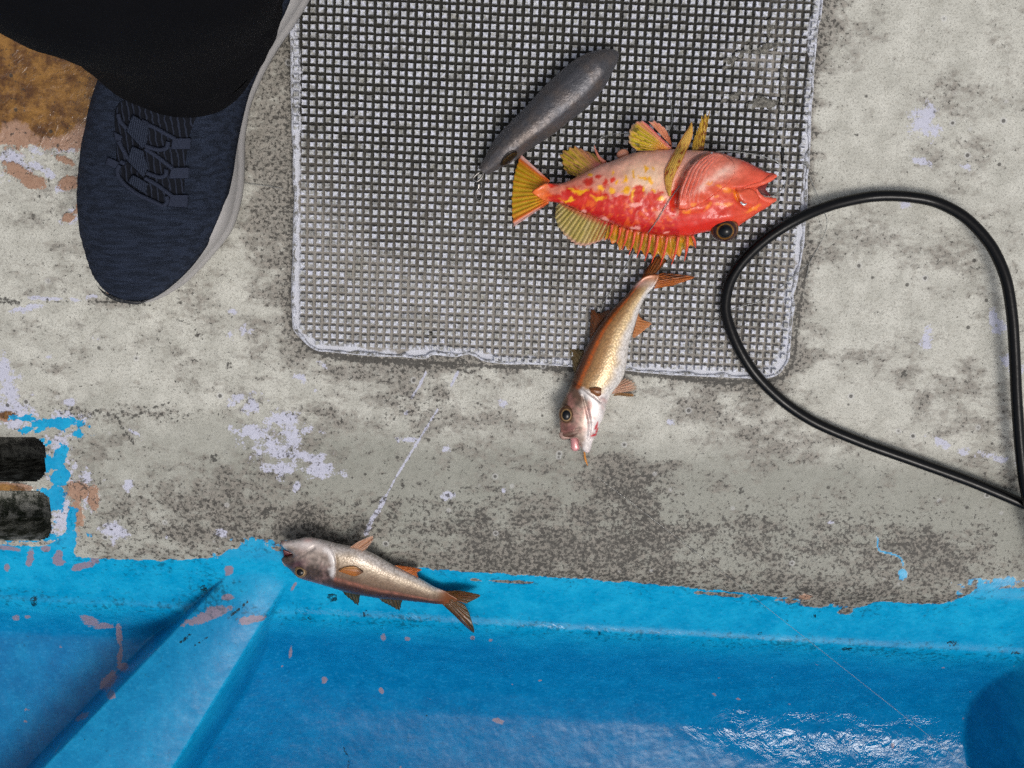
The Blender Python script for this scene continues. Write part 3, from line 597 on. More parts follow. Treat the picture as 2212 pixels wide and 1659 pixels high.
# ------------------------------------------------------------------ surface pick-up: height of a built body at a sheet point
from mathutils.kdtree import KDTree
class Surf:
    def __init__(self, obj, zbias=0.0):
        me = obj.data; n = len(me.vertices); co = np.empty(n * 3); me.vertices.foreach_get('co', co); co = co.reshape(-1, 3)
        if obj.parent: co = co + 0
        px, py = sheet(co[:, 0], co[:, 1], co[:, 2])
        # keep what the sheet sees: upper half only
        nrm = np.empty(n * 3); me.vertices.foreach_get('normal', nrm); nrm = nrm.reshape(-1, 3)
        keep = nrm[:, 2] > -0.05
        self.z = co[keep, 2]; self.kd = KDTree(int(keep.sum()))
        for i, (a, b) in enumerate(zip(px[keep], py[keep])): self.kd.insert((a, b, 0), i)
        self.kd.balance()
    def z_at(self, px, py):
        r = self.kd.find_n((px, py, 0), 4); w = [1 / (d + 0.3) for _, _, d in r]
        return sum(self.z[i] * k for (_, i, _), k in zip(r, w)) / sum(w)
    def on(self, P, lift=0.0):
        P = np.asarray(P, float); l = np.broadcast_to(lift, len(P))
        z = np.array([self.z_at(a, b) for a, b in P]) + l
        return at(P[:, 0], P[:, 1], z)
def patch(name, surf, poly, lift, mat, parent, res=1.6, smooth_poly=False, thick=0.0012, npts=80, colf=None, liftf=None, soft=5):
    P = np.asarray(poly, float)
    if smooth_poly: P = spline(P, npts, True)
    else:
        P = np.vstack([np.linspace(P[i], P[(i + 1) % len(P)], 8, endpoint=False) for i in range(len(P))])
    xy, q, bd, u = mesher(P, res); h = np.sqrt(2 * u)
    top = surf.on(xy, lift * (0.15 + 0.85 * sm(0, soft, h)) + (liftf(xy[:, 0], xy[:, 1], h) if liftf else 0)); n = len(xy); bi = np.nonzero(~bd)[0]
    mp = np.arange(n); mp[bi] = n + np.arange(len(bi))
    bot = top[bi] - [0, 0, thick]
    col = None
    if colf is not None: c = colf(xy[:, 0], xy[:, 1], h); col = np.vstack([c, c[bi]])
    q = q[:, ::-1]                                         # sheet y runs down
    return mesh_obj(name, np.vstack([top, bot]), np.vstack([q, mp[q][:, ::-1]]), mat, parent, col=col)

# ------------------------------------------------------------------ person: trouser leg and knit shoe
person = empty('person', at(420, 200, 0.0))
tag(person, 'person standing in black trousers and a navy knit slip-on sneaker', 'person')
kn = M('navy_knit'); 
tc = kn.n('ShaderNodeMapping'); kn.l(kn.pos(), tc.inputs[0]); tc.inputs['Scale'].default_value = (60, 420, 200); tc.inputs['Rotation'].default_value = (0, 0, R(14))
st = kn.noise(1.0, 3, 0.6, vec=tc.outputs[0])
wv = kn.n('ShaderNodeTexWave', wave_type='BANDS', bands_direction='X'); kn.l(tc.outputs[0], wv.inputs[0]); wv.inputs['Scale'].default_value = 5.2; wv.inputs['Distortion'].default_value = 1.2; wv.inputs['Detail'].default_value = 1
cN = kn.mix(kn.ramp(st, 0.38, 0.62), S(18, 22, 30), S(38, 45, 60)); cN = kn.mix(kn.math('MULTIPLY', wv.outputs[1], 0.4), cN, S(66, 75, 94))
kn.set('Base Color', cN).set('Roughness', 0.9).set('Specular IOR Level', 0.1); kn.bump(kn.math('ADD', wv.outputs[1], kn.math('MULTIPLY', st, 0.8)), 0.7, 0.0007)
kr = M('sole_foam'); nr = kr.noise(900, 2, 0.5); kr.set('Base Color', kr.mix(kr.noise(60, 4), S(146, 143, 141), S(168, 165, 162))).set('Roughness', 0.6); kr.bump(nr, 0.5, 0.0006)
kbk = M('black_rubber'); kbk.set('Base Color', S(22, 23, 26)).set('Roughness', 0.55)
klc = M('navy_cord'); nl = klc.noise(1600, 1); klc.set('Base Color', klc.mix(nl, S(30, 34, 46), S(50, 56, 72))).set('Roughness', 0.85).set('Specular IOR Level', 0.1); klc.bump(nl, 0.6, 0.0005)
kwb = M('navy_webbing'); ww = kwb.n('ShaderNodeTexWave', wave_type='BANDS', bands_direction='X'); kwb.l(kwb.pos(), ww.inputs[0]); ww.inputs['Scale'].default_value = 300; ww.inputs['Distortion'].default_value = 0.4
kwb.set('Base Color', kwb.mix(ww.outputs[1], S(30, 35, 47), S(54, 61, 77))).set('Roughness', 0.85).set('Specular IOR Level', 0.1); kwb.bump(ww.outputs[1], 0.8, 0.0008)
ktg = M('tongue_mesh'); wt = ktg.n('ShaderNodeTexWave', wave_type='BANDS', bands_direction='X'); ktg.l(ktg.pos(), wt.inputs[0]); wt.inputs['Scale'].default_value = 95; wt.inputs['Distortion'].default_value = 2.0; wt.inputs['Detail Scale'].default_value = 3
ktg.set('Base Color', ktg.mix(ktg.ramp(wt.outputs[1], 0.78, 0.95), S(20, 22, 28), S(38, 43, 56))).set('Roughness', 0.9).set('Specular IOR Level', 0.1); ktg.bump(wt.outputs[1], 0.6, 0.0008)
up_poly = [(330, 645), (375, 615), (420, 570), (460, 510), (488, 440), (503, 380), (512, 320), (522, 270), (540, 200), (570, 130), (600, 60), (640, -20), (660, -100), (665, -180), (640, -250), (580, -290), (520, -270), (460, -210), (400, -120), (340, -20), (270, 90), (215, 190), (192, 270), (178, 330), (170, 420), (172, 480), (185, 540), (205, 600), (240, 638), (285, 655)]
def shoe_sculpt(px, py, h):
    d = 0.028 * sm(430, 0, py) * sm(0.0, 0.034, h)
    return d + 0.0006 * (fbm(px, py, 0.02, 3, 5) - 0.5)
shoe = inflate('shoe', up_poly, kn.m, 0.030, 0.74, 0.05, res=0.0013, parent=person, sculpt=shoe_sculpt, npts=200)
shoe['label'] = 'navy knit shoe upper with elastic laces'
SH = Surf(shoe)
ms_poly = [(300, 655), (345, 645), (400, 612), (450, 562), (498, 500), (520, 430), (526, 370), (527, 300), (540, 225), (570, 155), (602, 100), (640, 45), (672, -10), (700, -80), (705, -170), (680, -260), (600, -310), (520, -300), (450, -240), (400, -150), (350, -60), (300, 50), (255, 150), (228, 250), (212, 340), (205, 430), (212, 520), (232, 590), (262, 638)]
def slab(name, polyD, zref, levels, mat, parent, n=160):
    W = spline(at(np.array(polyD)[:, 0], np.array(polyD)[:, 1], zref)[:, :2], n, True)
    T = np.roll(W, -1, 0) - np.roll(W, 1, 0); T /= np.linalg.norm(T, axis=1)[:, None]; Nn = np.stack([T[:, 1], -T[:, 0]], -1)
    if ((W - W.mean(0)) * Nn).sum() < 0: Nn = -Nn
    rings = [np.column_stack([W + Nn * off, np.full(n, z_)]) for off, z_ in levels]
    Fc = [tuple(f) for f in grid_faces(len(levels), n, True)] + [tuple(range(n)), tuple((len(levels) - 1) * n + k for k in range(n - 1, -1, -1))]
    return mesh_obj(name, np.vstack(rings), Fc, mat, parent)
slab('midsole', ms_poly, 0.012, [(-0.003, 0.0042), (-0.0008, 0.0048), (0.0, 0.011), (-0.0008, 0.015), (-0.0022, 0.0165), (-0.0018, 0.0185), (-0.002, 0.027), (-0.0045, 0.0325), (-0.010, 0.034)], kr.m, shoe)
slab('outsole', ms_poly, 0.012, [(-0.006, 0.0006), (-0.0035, 0.0008), (-0.003, 0.0042), (-0.006, 0.0043)], kbk.m, shoe)
patch('toe_bumper', SH, [(204, 610), (222, 628), (262, 646), (300, 650), (322, 646), (300, 657), (255, 652), (225, 636)], 0.0008, kbk.m, shoe, smooth_poly=True)
lx = lambda P: np.stack([216.0 + np.array(P, float)[:, 0] * 0.16276, 243.0 + np.array(P, float)[:, 1] * 0.16276], -1)
patch('tongue', SH, lx([(280, -150), (1250, -150), (1190, 300), (1130, 700), (1100, 1080), (880, 1210), (600, 1100), (340, 940), (240, 760), (215, 450)]), 0.0006, ktg.m, shoe, smooth_poly=True)
for P_ in ([(960, 335), (1210, 330), (1200, 490), (930, 490)], [(940, 730), (1190, 720), (1180, 880), (900, 880)], [(930, 1090), (1180, 1090), (1160, 1270), (890, 1250)], [(170, 230), (310, 310), (280, 400), (190, 370)], [(100, 580), (280, 660), (230, 760), (60, 690)]):
    patch('webbing_loop', SH, lx(P_), 0.0022, klc.m, shoe, thick=0.0015)
for P_ in ([(430, 10), (650, 165), (620, 420), (560, 490), (340, 250)], [(420, 430), (570, 500), (640, 720), (580, 880), (350, 640)], [(430, 810), (640, 930), (600, 1090), (355, 930)]):
    patch('webbing_tab', SH, lx(P_), 0.0032, kwb.m, shoe, thick=0.002)
for P_ in ([(240, 20), (270, 110), (360, 220)], [(250, 380), (300, 480), (380, 620)], [(270, 690), (235, 760), (250, 850), (340, 960), (500, 1080), (700, 1175), (830, 1235), (890, 1190), (885, 1110)], [(620, 150), (760, 215), (890, 290), (1000, 350)], [(600, 440), (760, 490), (880, 470), (905, 380)], [(600, 480), (740, 570), (870, 670), (960, 740)], [(620, 800), (780, 855), (870, 830), (880, 750)], [(600, 870), (750, 955), (880, 1050), (960, 1110)], [(340, 680), (280, 650)], [(560, 110), (640, 150)]):
    tube('lace', SH.on(lx(P_), 0.0016), 0.0013, klc.m, shoe, seg=8, n=36)
# trousers
kt = M('black_trouser_cloth'); nt_ = kt.noise(1500, 2, 0.5); kt.set('Base Color', kt.mix(kt.noise(40, 3), S(11, 11, 13), S(17, 17, 20))).set('Roughness', 0.85).set('Specular IOR Level', 0.04); kt.bump(nt_, 0.3, 0.0005)
rings = []
def ring_px(px, py, z, rx, ry): c = at(px, py, z); rings.append((c[0], c[1], z, rx, ry))
ring_px(392, 70, 0.130, 0.040, 0.036); ring_px(390, 78, 0.108, 0.0415, 0.0385); ring_px(388, 82, 0.0955, 0.0425, 0.0402); ring_px(387, 82, 0.0957, 0.0432, 0.0408); ring_px(386, 80, 0.099, 0.0438, 0.0412)
ring_px(372, 30, 0.135, 0.050, 0.043); ring_px(335, -55, 0.19, 0.052, 0.044); ring_px(215, -200, 0.30, 0.068, 0.047)
rings += [(-0.13, 0.29, 0.42, 0.078, 0.060), (-0.12, 0.30, 0.52, 0.080, 0.070), (-0.12, 0.36, 0.66, 0.085, 0.08), (-0.12, 0.42, 0.95, 0.095, 0.10)]
rg = np.array(rings); tt = np.concatenate([[0], np.cumsum(np.linalg.norm(np.diff(rg[:, :3], axis=0), axis=1) + 0.004)])
nn_ = 130; ts = np.concatenate([np.linspace(0, tt[4], 16, endpoint=False), np.linspace(tt[4], tt[-1], nn_ - 16)])
from_ = np.stack([np.interp(ts, tt, rg[:, k]) for k in range(5)], -1)
for _ in range(6): from_[17:-1] = (from_[16:-2] + 2 * from_[17:-1] + from_[18:]) / 4
na = 120; a = np.linspace(0, 2 * np.pi, na, endpoint=False)
TT, AA = np.meshgrid(ts, a, indexing='ij')
fold = 0.0022 * np.clip((TT - tt[4]) / 0.02, 0, 1) + 0.0022 * (fbm(np.cos(AA) * 1.2 + 3, TT * 26 + np.sin(AA) * 1.5, 1.6, 3, 77) - 0.5) * 2 * np.clip((TT - tt[4]) / 0.03, 0, 1) + 0.0012 * np.sin(AA * 5 + TT * 20) * np.clip((TT - tt[3]) / 0.02, 0, 1)
VX = from_[:, 0:1] + (from_[:, 3:4] + fold) * np.cos(AA); VY = from_[:, 1:2] + (from_[:, 4:5] + fold) * np.sin(AA); VZ = np.repeat(from_[:, 2:3], na, 1) + 0.004 * np.sin(AA) * np.exp(-TT / 0.06)
Ft = [tuple(f) for f in grid_faces(nn_, na, True)] + [tuple((nn_ - 1) * na + k for k in range(na))]
mesh_obj('trouser_leg', np.stack([VX, VY, VZ], -1).reshape(-1, 3), Ft, kt.m, person)
ksk = M('dark_sock'); ksk.set('Base Color', S(25, 25, 28)).set('Roughness', 0.9)
c0 = at(430, 60, 0.07); tube('sock', [c0, at(415, 70, 0.11), at(400, 40, 0.15), at(370, -10, 0.19)], [0.030, 0.028, 0.028, 0.028], ksk.m, person, seg=24, n=20)

# ------------------------------------------------------------------ fish
def fish_mat(name, rough=0.28, metal=0.0, scale=0, sss=0.0, bump=0.4, coat=0.3, jit=0.12):
    k = M(name); an = k.n('ShaderNodeAttribute'); an.attribute_name = 'col'; c = an.outputs['Color']; n = k.noise(260, 4, 0.6)
    c = k.mix(jit, c, k.mix(n, (0.0, 0.0, 0.0), (1.0, 1.0, 1.0)), 'OVERLAY')
    h = n
    if scale:
        v = k.n('ShaderNodeTexVoronoi'); v.inputs['Scale'].default_value = scale; v.inputs['Randomness'].default_value = 0.75; mpv = k.n('ShaderNodeMapping'); mpv.inputs['Rotation'].default_value = (0.3, 0.2, 0.65); k.l(k.pos(), mpv.inputs[0]); k.l(mpv.outputs[0], v.inputs['Vector'])
        c = k.mix(k.math('MULTIPLY', k.math('MULTIPLY', k.ramp(v.outputs['Distance'], 0.35, 0.75), 0.36), an.outputs['Alpha']), c, (0.10, 0.065, 0.035))
        h = k.math('SUBTRACT', k.math('MULTIPLY', n, 0.3), k.math('MULTIPLY', v.outputs['Distance'], an.outputs['Alpha']))
    k.set('Base Color', c).set('Roughness', rough).set('Metallic', metal).set('Specular IOR Level', 0.3).set('Coat Weight', coat).set('Coat Roughness', 0.10)
    if sss: k.set('Subsurface Weight', sss).set('Subsurface Radius', (0.004, 0.0015, 0.001)).set('Subsurface Scale', 1.0)
    k.bump(h, bump, 0.0006); return k.m
def fin_mat(name, trans=0.35):
    k = M(name); c = k.attr('col'); k.set('Base Color', c).set('Roughness', 0.35).set('Coat Weight', 0.2)
    tr = k.n('ShaderNodeBsdfTranslucent'); k.l(c, tr.inputs[0]); mx = k.n('ShaderNodeMixShader'); mx.inputs[0].default_value = trans
    k.l(k.p.outputs[0], mx.inputs[1]); k.l(tr.outputs[0], mx.inputs[2])
    tp = k.n('ShaderNodeBsdfTransparent'); m2 = k.n('ShaderNodeMixShader'); m2.inputs[0].default_value = trans * 0.7
    k.l(mx.outputs[0], m2.inputs[1]); k.l(tp.outputs[0], m2.inputs[2]); k.l(m2.outputs[0], k.out.inputs['Surface']); return k.m
FIN = fin_mat('fin_web', 0.16); FINT = fin_mat('fin_web_clear', 0.34)
kgl = M('wet_pupil'); kgl.set('Base Color', (0.003, 0.004, 0.006)).set('Roughness', 0.06).set('Specular IOR Level', 0.25)
keye = fish_mat('eye_iris', 0.18, 0.3, 0, 0, 0.2, 0.35, 0.1)
def eye(parent, cx, cy, rpx, z0, ringcols, pup, puprot=0, asp=1.0, bulge=0.55, dx=0.0, dy=0.0, rot=0):
    """domed eye: iris with coloured rings, pupil as its own dome; dx,dy shift the pupil on the ball"""
    nr, na = 18, 40; rr = np.linspace(0, 1, nr); aa = np.linspace(0, 2 * np.pi, na, endpoint=False)
    RR, AA = np.meshgrid(rr, aa, indexing='ij'); rm = rpx * 3e-4 * (CAMP[2] - z0) / CAMP[2]
    c = at(cx, cy, z0); ca, sa = math.cos(R(rot)), math.sin(R(rot))
    ex, ey = RR * np.cos(AA), RR * np.sin(AA) * asp
    X = c[0] + rm * (ex * ca - ey * sa); Y = c[1] + rm * (ex * sa + ey * ca); Zd = z0 + rm * bulge * np.sqrt(np.maximum(1 - RR ** 2, 0))
    rad = np.hypot(RR * np.cos(AA) - dx, RR * np.sin(AA) - dy)
    ks = np.array([a for a, _ in ringcols]); cs = np.array([b for _, b in ringcols])
    col = np.stack([np.interp(rad, ks, cs[:, i]) for i in range(3)], -1)
    col = col * (0.75 + 0.5 * vn(AA * 5, RR * 3, 3))[..., None]
    skirt = np.stack([X[-1], Y[-1], np.full(na, z0 - rm * 0.6)], -1)
    Vv = np.vstack([np.stack([X, Y, Zd], -1).reshape(-1, 3), skirt]); f = grid_faces(nr + 1, na, True)
    e = mesh_obj('eye', Vv, [tuple(t) for t in f], keye, parent, col=np.vstack([col.reshape(-1, 3), col[-1]]))
    PR, PA = np.meshgrid(np.linspace(0, 1, 8), aa, indexing='ij')
    qx, qy = dx + pup * PR * np.cos(PA), dy + pup * PR * np.sin(PA) * 0.92
    d2 = np.minimum(qx ** 2 + qy ** 2, 0.999); qy2 = qy * asp
    Xp = c[0] + rm * (qx * ca - qy2 * sa); Yp = c[1] + rm * (qx * sa + qy2 * ca); Zp = z0 + rm * (bulge * np.sqrt(1 - d2) + 0.03 + 0.05 * (1 - PR ** 2))
    Zp[-1] -= rm * 0.12
    mesh_obj('pupil', np.stack([Xp, Yp, Zp], -1).reshape(-1, 3), [tuple(t) for t in grid_faces(8, na, True)], kgl.m, e)
    return e
def fillcol(o, c):
    a = o.data.attributes.get('col') or o.data.attributes.new('col', 'FLOAT_COLOR', 'POINT'); n = len(o.data.vertices)
    d = np.ones((n, 4), np.float32); d[:, :3] = c; a.data.foreach_set('color', d.ravel())
tri_rgb = lambda *a: np.stack(np.broadcast_arrays(*a), -1)

# ---- red and yellow rockfish on the mat
k2 = 0.3174
def c2(P): P = np.array(P, float); return np.stack([P[:, 0] * k2 + 1053.1, P[:, 1] * k2 + 205.2], -1)
rock = empty('rockfish', at(1400, 410, ZT))
tag(rock, 'red and yellow rockfish lying on the studded mat with spiny fin spread', 'fish')
rf_poly = [(395, 600), (450, 603), (505, 600), (560, 580), (620, 550), (700, 508), (780, 468), (840, 452), (900, 428), (960, 405), (1020, 387), (1100, 374), (1200, 368), (1300, 370), (1400, 375), (1480, 380), (1530, 384), (1600, 396), (1680, 424), (1750, 448), (1830, 488), (1900, 524), (1950, 533), (1967, 550), (1950, 576), (1905, 600), (1856, 616), (1836, 640), (1850, 668), (1896, 692), (1940, 700), (1964, 704), (1952, 728), (1905, 765), (1850, 797), (1790, 838), (1740, 870), (1700, 900), (1650, 925), (1600, 935), (1545, 932), (1500, 930), (1440, 942), (1390, 955), (1300, 962), (1200, 960), (1100, 946), (1000, 925), (900, 896), (800, 860), (700, 822), (620, 790), (560, 760), (500, 738), (440, 727), (395, 722), (345, 695), (300, 660), (345, 625)]
tpx = [360, 505, 620, 780, 900, 1020, 1200, 1400, 1530, 1680, 1830, 1960]; tpy = [600, 600, 550, 468, 428, 387, 368, 375, 384, 424, 488, 540]
btx = [360, 500, 620, 800, 1000, 1200, 1400, 1540, 1620, 1700, 1790, 1960]; bty = [725, 738, 790, 860, 925, 960, 955, 940, 940, 895, 838, 704]
GILL = spline([(1545, 380), (1440, 425), (1370, 500), (1328, 590), (1302, 680), (1294, 775)], 40)
def gill_side(X, Y):
    gx_ = np.interp(Y, GILL[:, 1], GILL[:, 0]); return X - gx_          # > 0 on the head
def rf_col(px, py, h):
    X = (px - 1053.1) / k2; Y = (py - 205.2) / k2
    v = (Y - np.interp(X, tpx, tpy)) / (np.interp(X, btx, bty) - np.interp(X, tpx, tpy)); X0, Y0 = X, Y
    X = X + 46 * (fbm(X0, Y0, 1 / 45, 3, 83) - 0.5); Y = Y + 46 * (fbm(X0, Y0, 1 / 45, 3, 84) - 0.5)
    n1 = fbm(X, Y, 1 / 95, 4, 81) - 0.5; n2 = fbm(X, Y, 1 / 34, 3, 82) - 0.5
    c = mixc(S(222, 162, 144), S(224, 134, 108), sm(0.0, 0.25, v + n1 * 0.3) * 0.6)
    c = mixc(c, S(236, 196, 164), np.clip(np.exp(-ell(X, Y, 1080, 560, 190, 130) ** 2) * 1.1, 0, 1))
    tail = sm(760, 560, X); c = mixc(c, S(226, 110, 82), tail * 0.55)
    r = sm(0.48, 0.70, v + n1 * 0.75 + n2 * 0.40 + 0.10 * tail)
    c = mixc(c, mixc(S(196, 26, 14), S(222, 84, 20), sm(0.02, 0.22, fbm(X, Y, 1 / 22, 2, 86) - 0.5)), r); c = mixc(c, S(232, 130, 120), 0.6 * sm(0.14, 0.26, fbm(X, Y, 1 / 40, 3, 87) - 0.5) * r); c = mixc(c, S(150, 14, 16), sm(0.82, 1.0, v + n2 * 0.2) * 0.55 * (X < 1560))
    # head
    hd = sm(-6, 10, gill_side(X, Y)) * (X > 1290)
    hc = mixc(S(218, 112, 88), S(212, 78, 46), sm(0.1, 0.55, v + n1 * 0.4)); hc = mixc(hc, S(204, 40, 22), sm(0.55, 0.75, v + n1 * 0.5 + n2 * 0.25) * sm(1850, 1500, X))
    hc = mixc(hc, S(214, 74, 48), sm(1650, 1850, X) * 0.75)
    hc = mixc(hc, S(240, 200, 182), 0.8 * np.exp(-ell(X, Y, 1600, 530, 90, 40, -25) ** 2) + 0.75 * np.exp(-ell(X, Y, 1470, 620, 80, 22, -38) ** 2))  # pale patch on top of the head is a highlight painted into the skin
    d = gill_side(X, Y); stre = (0.5 + 0.5 * np.sin(d / 26 * 2 * np.pi + 3 * n1)) * sm(190, 60, d) * sm(740, 640, Y)
    hc = mixc(hc, S(178, 96, 84), stre * 0.6)
    for (a, b, p, q_, r_) in [(1580, 625, 30, 14, 10), (1640, 650, 30, 14, 30), (1510, 600, 26, 10, -40), (1620, 740, 70, 14, -3), (1500, 760, 30, 12, -30), (1400, 740, 30, 14, -30), (1700, 690, 20, 40, -20), (1560, 690, 30, 10, 0), (1800, 780, 60, 14, -25), (1350, 790, 24, 10, -20)]:
        hc = mixc(hc, S(236, 132, 26), 0.8 * sm(1.3, 0.5, ell(X, Y, a, b, p, q_, r_) + n2 * 1.4))
    hc = mixc(hc, S(214, 60, 44), sm(30, 6, dist_line(X, Y, np.array([(1967, 552), (1900, 530), (1830, 492), (1750, 452)], float))) * 0.55)
    hc = mixc(hc, S(212, 78, 58), sm(16, 4, dist_line(X, Y, np.array([(1700, 640), (1780, 612), (1850, 600), (1910, 590)], float))) * 0.6)
    c = mixc(c, hc, hd)
    c = mixc(c, S(226, 108, 40), sm(440, 370, X))
    # body marks
    for (a, b, p, q_) in [(1025, 670, 46, 62), (690, 592, 36, 34), (690, 690, 70, 34), (440, 605, 40, 22), (455, 700, 60, 20), (1135, 715, 44, 30), (905, 720, 40, 40), (600, 735, 60, 22), (850, 575, 20, 22), (800, 600, 16, 30), (760, 560, 18, 16)]:
        c = mixc(c, S(204, 40, 16), 0.95 * sm(1.3, 0.65, ell(X, Y, a, b, p, q_) + n2 * 0.9) * (1 - hd))
    for (a, b, p, q_, r_) in [(1080, 500, 12, 26, 0), (1128, 498, 10, 20, 0), (1000, 545, 12, 28, 0), (1060, 560, 26, 16, 0), (1110, 572, 16, 34, -10), (930, 560, 20, 34, 10), (940, 650, 30, 24, 30), (880, 590, 14, 18, 0), (1180, 700, 36, 14, 0), (1130, 650, 14, 10, 0), (990, 690, 12, 40, 0), (850, 530, 16, 20, 0), (770, 640, 24, 22, 0), (620, 660, 60, 12, 0), (560, 640, 30, 10, 0), (760, 700, 50, 14, 0), (700, 545, 20, 10, 0), (550, 710, 50, 10, 0), (850, 650, 20, 20, 0), (1060, 640, 10, 30, 0)]:
        c = mixc(c, S(240, 172, 8), 0.95 * sm(1.25, 0.55, ell(X, Y, a, b, p, q_, r_) + n2 * 1.3) * (1 - hd))
    for (a, b, p, q_) in [(662, 790, 22, 12), (805, 848, 32, 15), (1002, 906, 26, 10), (1220, 938, 24, 6), (520, 745, 40, 6), (1020, 745, 46, 16), (890, 680, 30, 16)]:
        c = mixc(c, S(238, 158, 146), 0.9 * sm(1.15, 0.8, ell(X, Y, a, b, p, q_) + n2 * 0.5) * (1 - hd))
    c = mixc(c, S(196, 40, 22), 0.85 * sm(34, 10, np.abs(d + 26)) * sm(540, 640, Y) * sm(800, 740, Y))   # slit behind the gill
    c = c * (0.84 + 0.36 * fbm(X0, Y0, 1 / 12, 3, 89))[..., None]
    rec = dist_line(X0, Y0, np.array([(1535, 392), (1450, 418), (1395, 462)], float)); c = mixc(c, S(120, 92, 84), 0.75 * sm(26, 6, rec) * sm(20, -10, d))  # shade of the notch by the gill painted into the skin
    return np.clip(c, 0, 1)
def rf_sculpt(px, py, h):
    X = (px - 1053.1) / k2; Y = (py - 205.2) / k2; d = gill_side(X, Y)
    on = sm(360, 400, Y) * sm(810, 740, Y)
    dz = on * (0.0026 * sm(-4, 6, d) * sm(220, 20, d) - 0.0022 * sm(-60, -18, d) * sm(4, -6, d))
    dz += on * 0.00045 * np.sin(d / 26 * 2 * np.pi) * sm(0, 20, d) * sm(200, 90, d) * sm(740, 640, Y)
    g = dist_line(X, Y, spline([(1690, 650), (1700, 700), (1735, 745), (1790, 760)], 20)); dz += -0.0016 * np.exp(-(g / 14) ** 2)
    g = dist_line(X, Y, spline([(1660, 640), (1740, 640), (1820, 612), (1870, 612)], 20)); dz += -0.0012 * np.exp(-(g / 12) ** 2)
    g = dist_line(X, Y, spline([(1330, 800), (1420, 780), (1500, 750)], 20)); dz += 0.0009 * np.exp(-(g / 22) ** 2)
    dz += 0.0022 * np.exp(-ell(X, Y, 1640, 830, 120, 40, -10) ** 2) - 0.0008 * np.exp(-ell(X, Y, 1700, 560, 90, 40, 20) ** 2)
    dz += (fbm(X, Y, 1 / 60, 3, 88) - 0.5) * 0.0012
    dz -= 0.58 * h * sm(500, 375, X)
    return dz
RFZ = ZT + 0.0150
MRF = fish_mat('rockfish_skin', 0.40, 0.0, 0, 0.05, 0.30, 0.40, 0.10)
rb = inflate('body', c2(rf_poly), MRF, RFZ, 0.62, 0.53, res=0.00065, parent=rock, colf=rf_col, sculpt=rf_sculpt, npts=260)
RS = Surf(rb)
def gill_lift(px, py, h):
    X = (px - 1053.1) / k2; Y = (py - 205.2) / k2; d = gill_side(X, Y)
    fan = np.arctan2(Y - 380, 1560 - X)
    return (0.0011 * sm(170, 0, d) + 0.00035 * np.sin(d / 30 * 2 * np.pi + 2 * fan + 5 * (fbm(X, Y, 1 / 90, 3, 66) - 0.5)) * sm(190, 60, d) * sm(0, 18, d) * sm(760, 640, Y)) * sm(0, 4, h)
def gill_col(px, py, h):
    c = rf_col(px, py, h); X = (px - 1053.1) / k2; Y = (py - 205.2) / k2; d = gill_side(X, Y); fan = np.arctan2(Y - 380, 1560 - X)
    st_ = np.sin(d / 30 * 2 * np.pi + 2 * fan + 2.4 + 5 * (fbm(X, Y, 1 / 90, 3, 66) - 0.5)) * sm(200, 70, d) * sm(760, 640, Y)
    c = mixc(c, S(240, 204, 192), 0.3 * np.clip(st_, 0, 1)); c = mixc(c, S(170, 78, 64), 0.28 * np.clip(-st_, 0, 1)); return mixc(c, S(238, 170, 150), 0.5 * sm(10, 2, d))
patch('gill_cover', RS, c2([(1545, 390), (1440, 430), (1368, 503), (1324, 595), (1300, 690), (1296, 775), (1380, 775), (1480, 725), (1570, 660), (1650, 590), (1685, 520), (1670, 450), (1610, 408)]), 0.0012, MRF, rock, smooth_poly=True, res=1.4, colf=gill_col, liftf=gill_lift, soft=8)
jaw_col = lambda px, py, h: mixc(rf_col(px, py, h), S(220, 110, 76), 0.35 * fbm(px, py, 0.16, 3, 7))
patch('maxilla', RS, c2([(1688, 640), (1740, 632), (1800, 640), (1838, 672), (1850, 706), (1828, 742), (1780, 768), (1738, 758), (1706, 712)]), 0.0009, MRF, rock, smooth_poly=True, res=1.4, colf=jaw_col, soft=9)
for nm, P_, rr_ in (('lower_lip', [(1964, 548), (1925, 566), (1885, 588), (1845, 604), (1790, 618), (1740, 634)], [0.0010, 0.0019, 0.0017, 0.0015, 0.0011, 0.0005]), ('upper_lip', [(1962, 712), (1925, 718), (1885, 708), (1855, 690), (1838, 664), (1830, 640)], [0.0010, 0.0020, 0.0019, 0.0016, 0.0012, 0.0006])):
    o = tube(nm, RS.on(c2(P_), 0.0002), rr_, MRF, rock, seg=12, n=40, flat=0.8); fillcol(o, S(222, 92, 66))
mouth_c = lambda px, py, h: np.tile(S(120, 34, 30), (len(px), 1)) * (0.5 + 0.9 * fbm(px, py, 0.1, 2, 3))[:, None]
inflate('mouth_lining', c2([(1800, 620), (1880, 600), (1912, 602), (1893, 640), (1925, 680), (1930, 702), (1860, 706), (1800, 680)]), MRF, RFZ - 0.0035, 0.35, 0.4, parent=rock, colf=mouth_c, npts=80)
kth = M('teeth'); kth.set('Base Color', S(226, 222, 214)).set('Roughness', 0.15)
tube('tooth_row', at(*c2([(1838, 672), (1856, 684), (1875, 690), (1892, 692)]).T, RFZ + 0.0030), [0.0005, 0.0009, 0.0009, 0.0005], kth.m, rock, seg=6, n=24)
ORG, YEL, OLV, PNK, WHT = S(232, 104, 38), S(234, 180, 30), S(190, 160, 30), S(236, 148, 124), S(236, 186, 176)
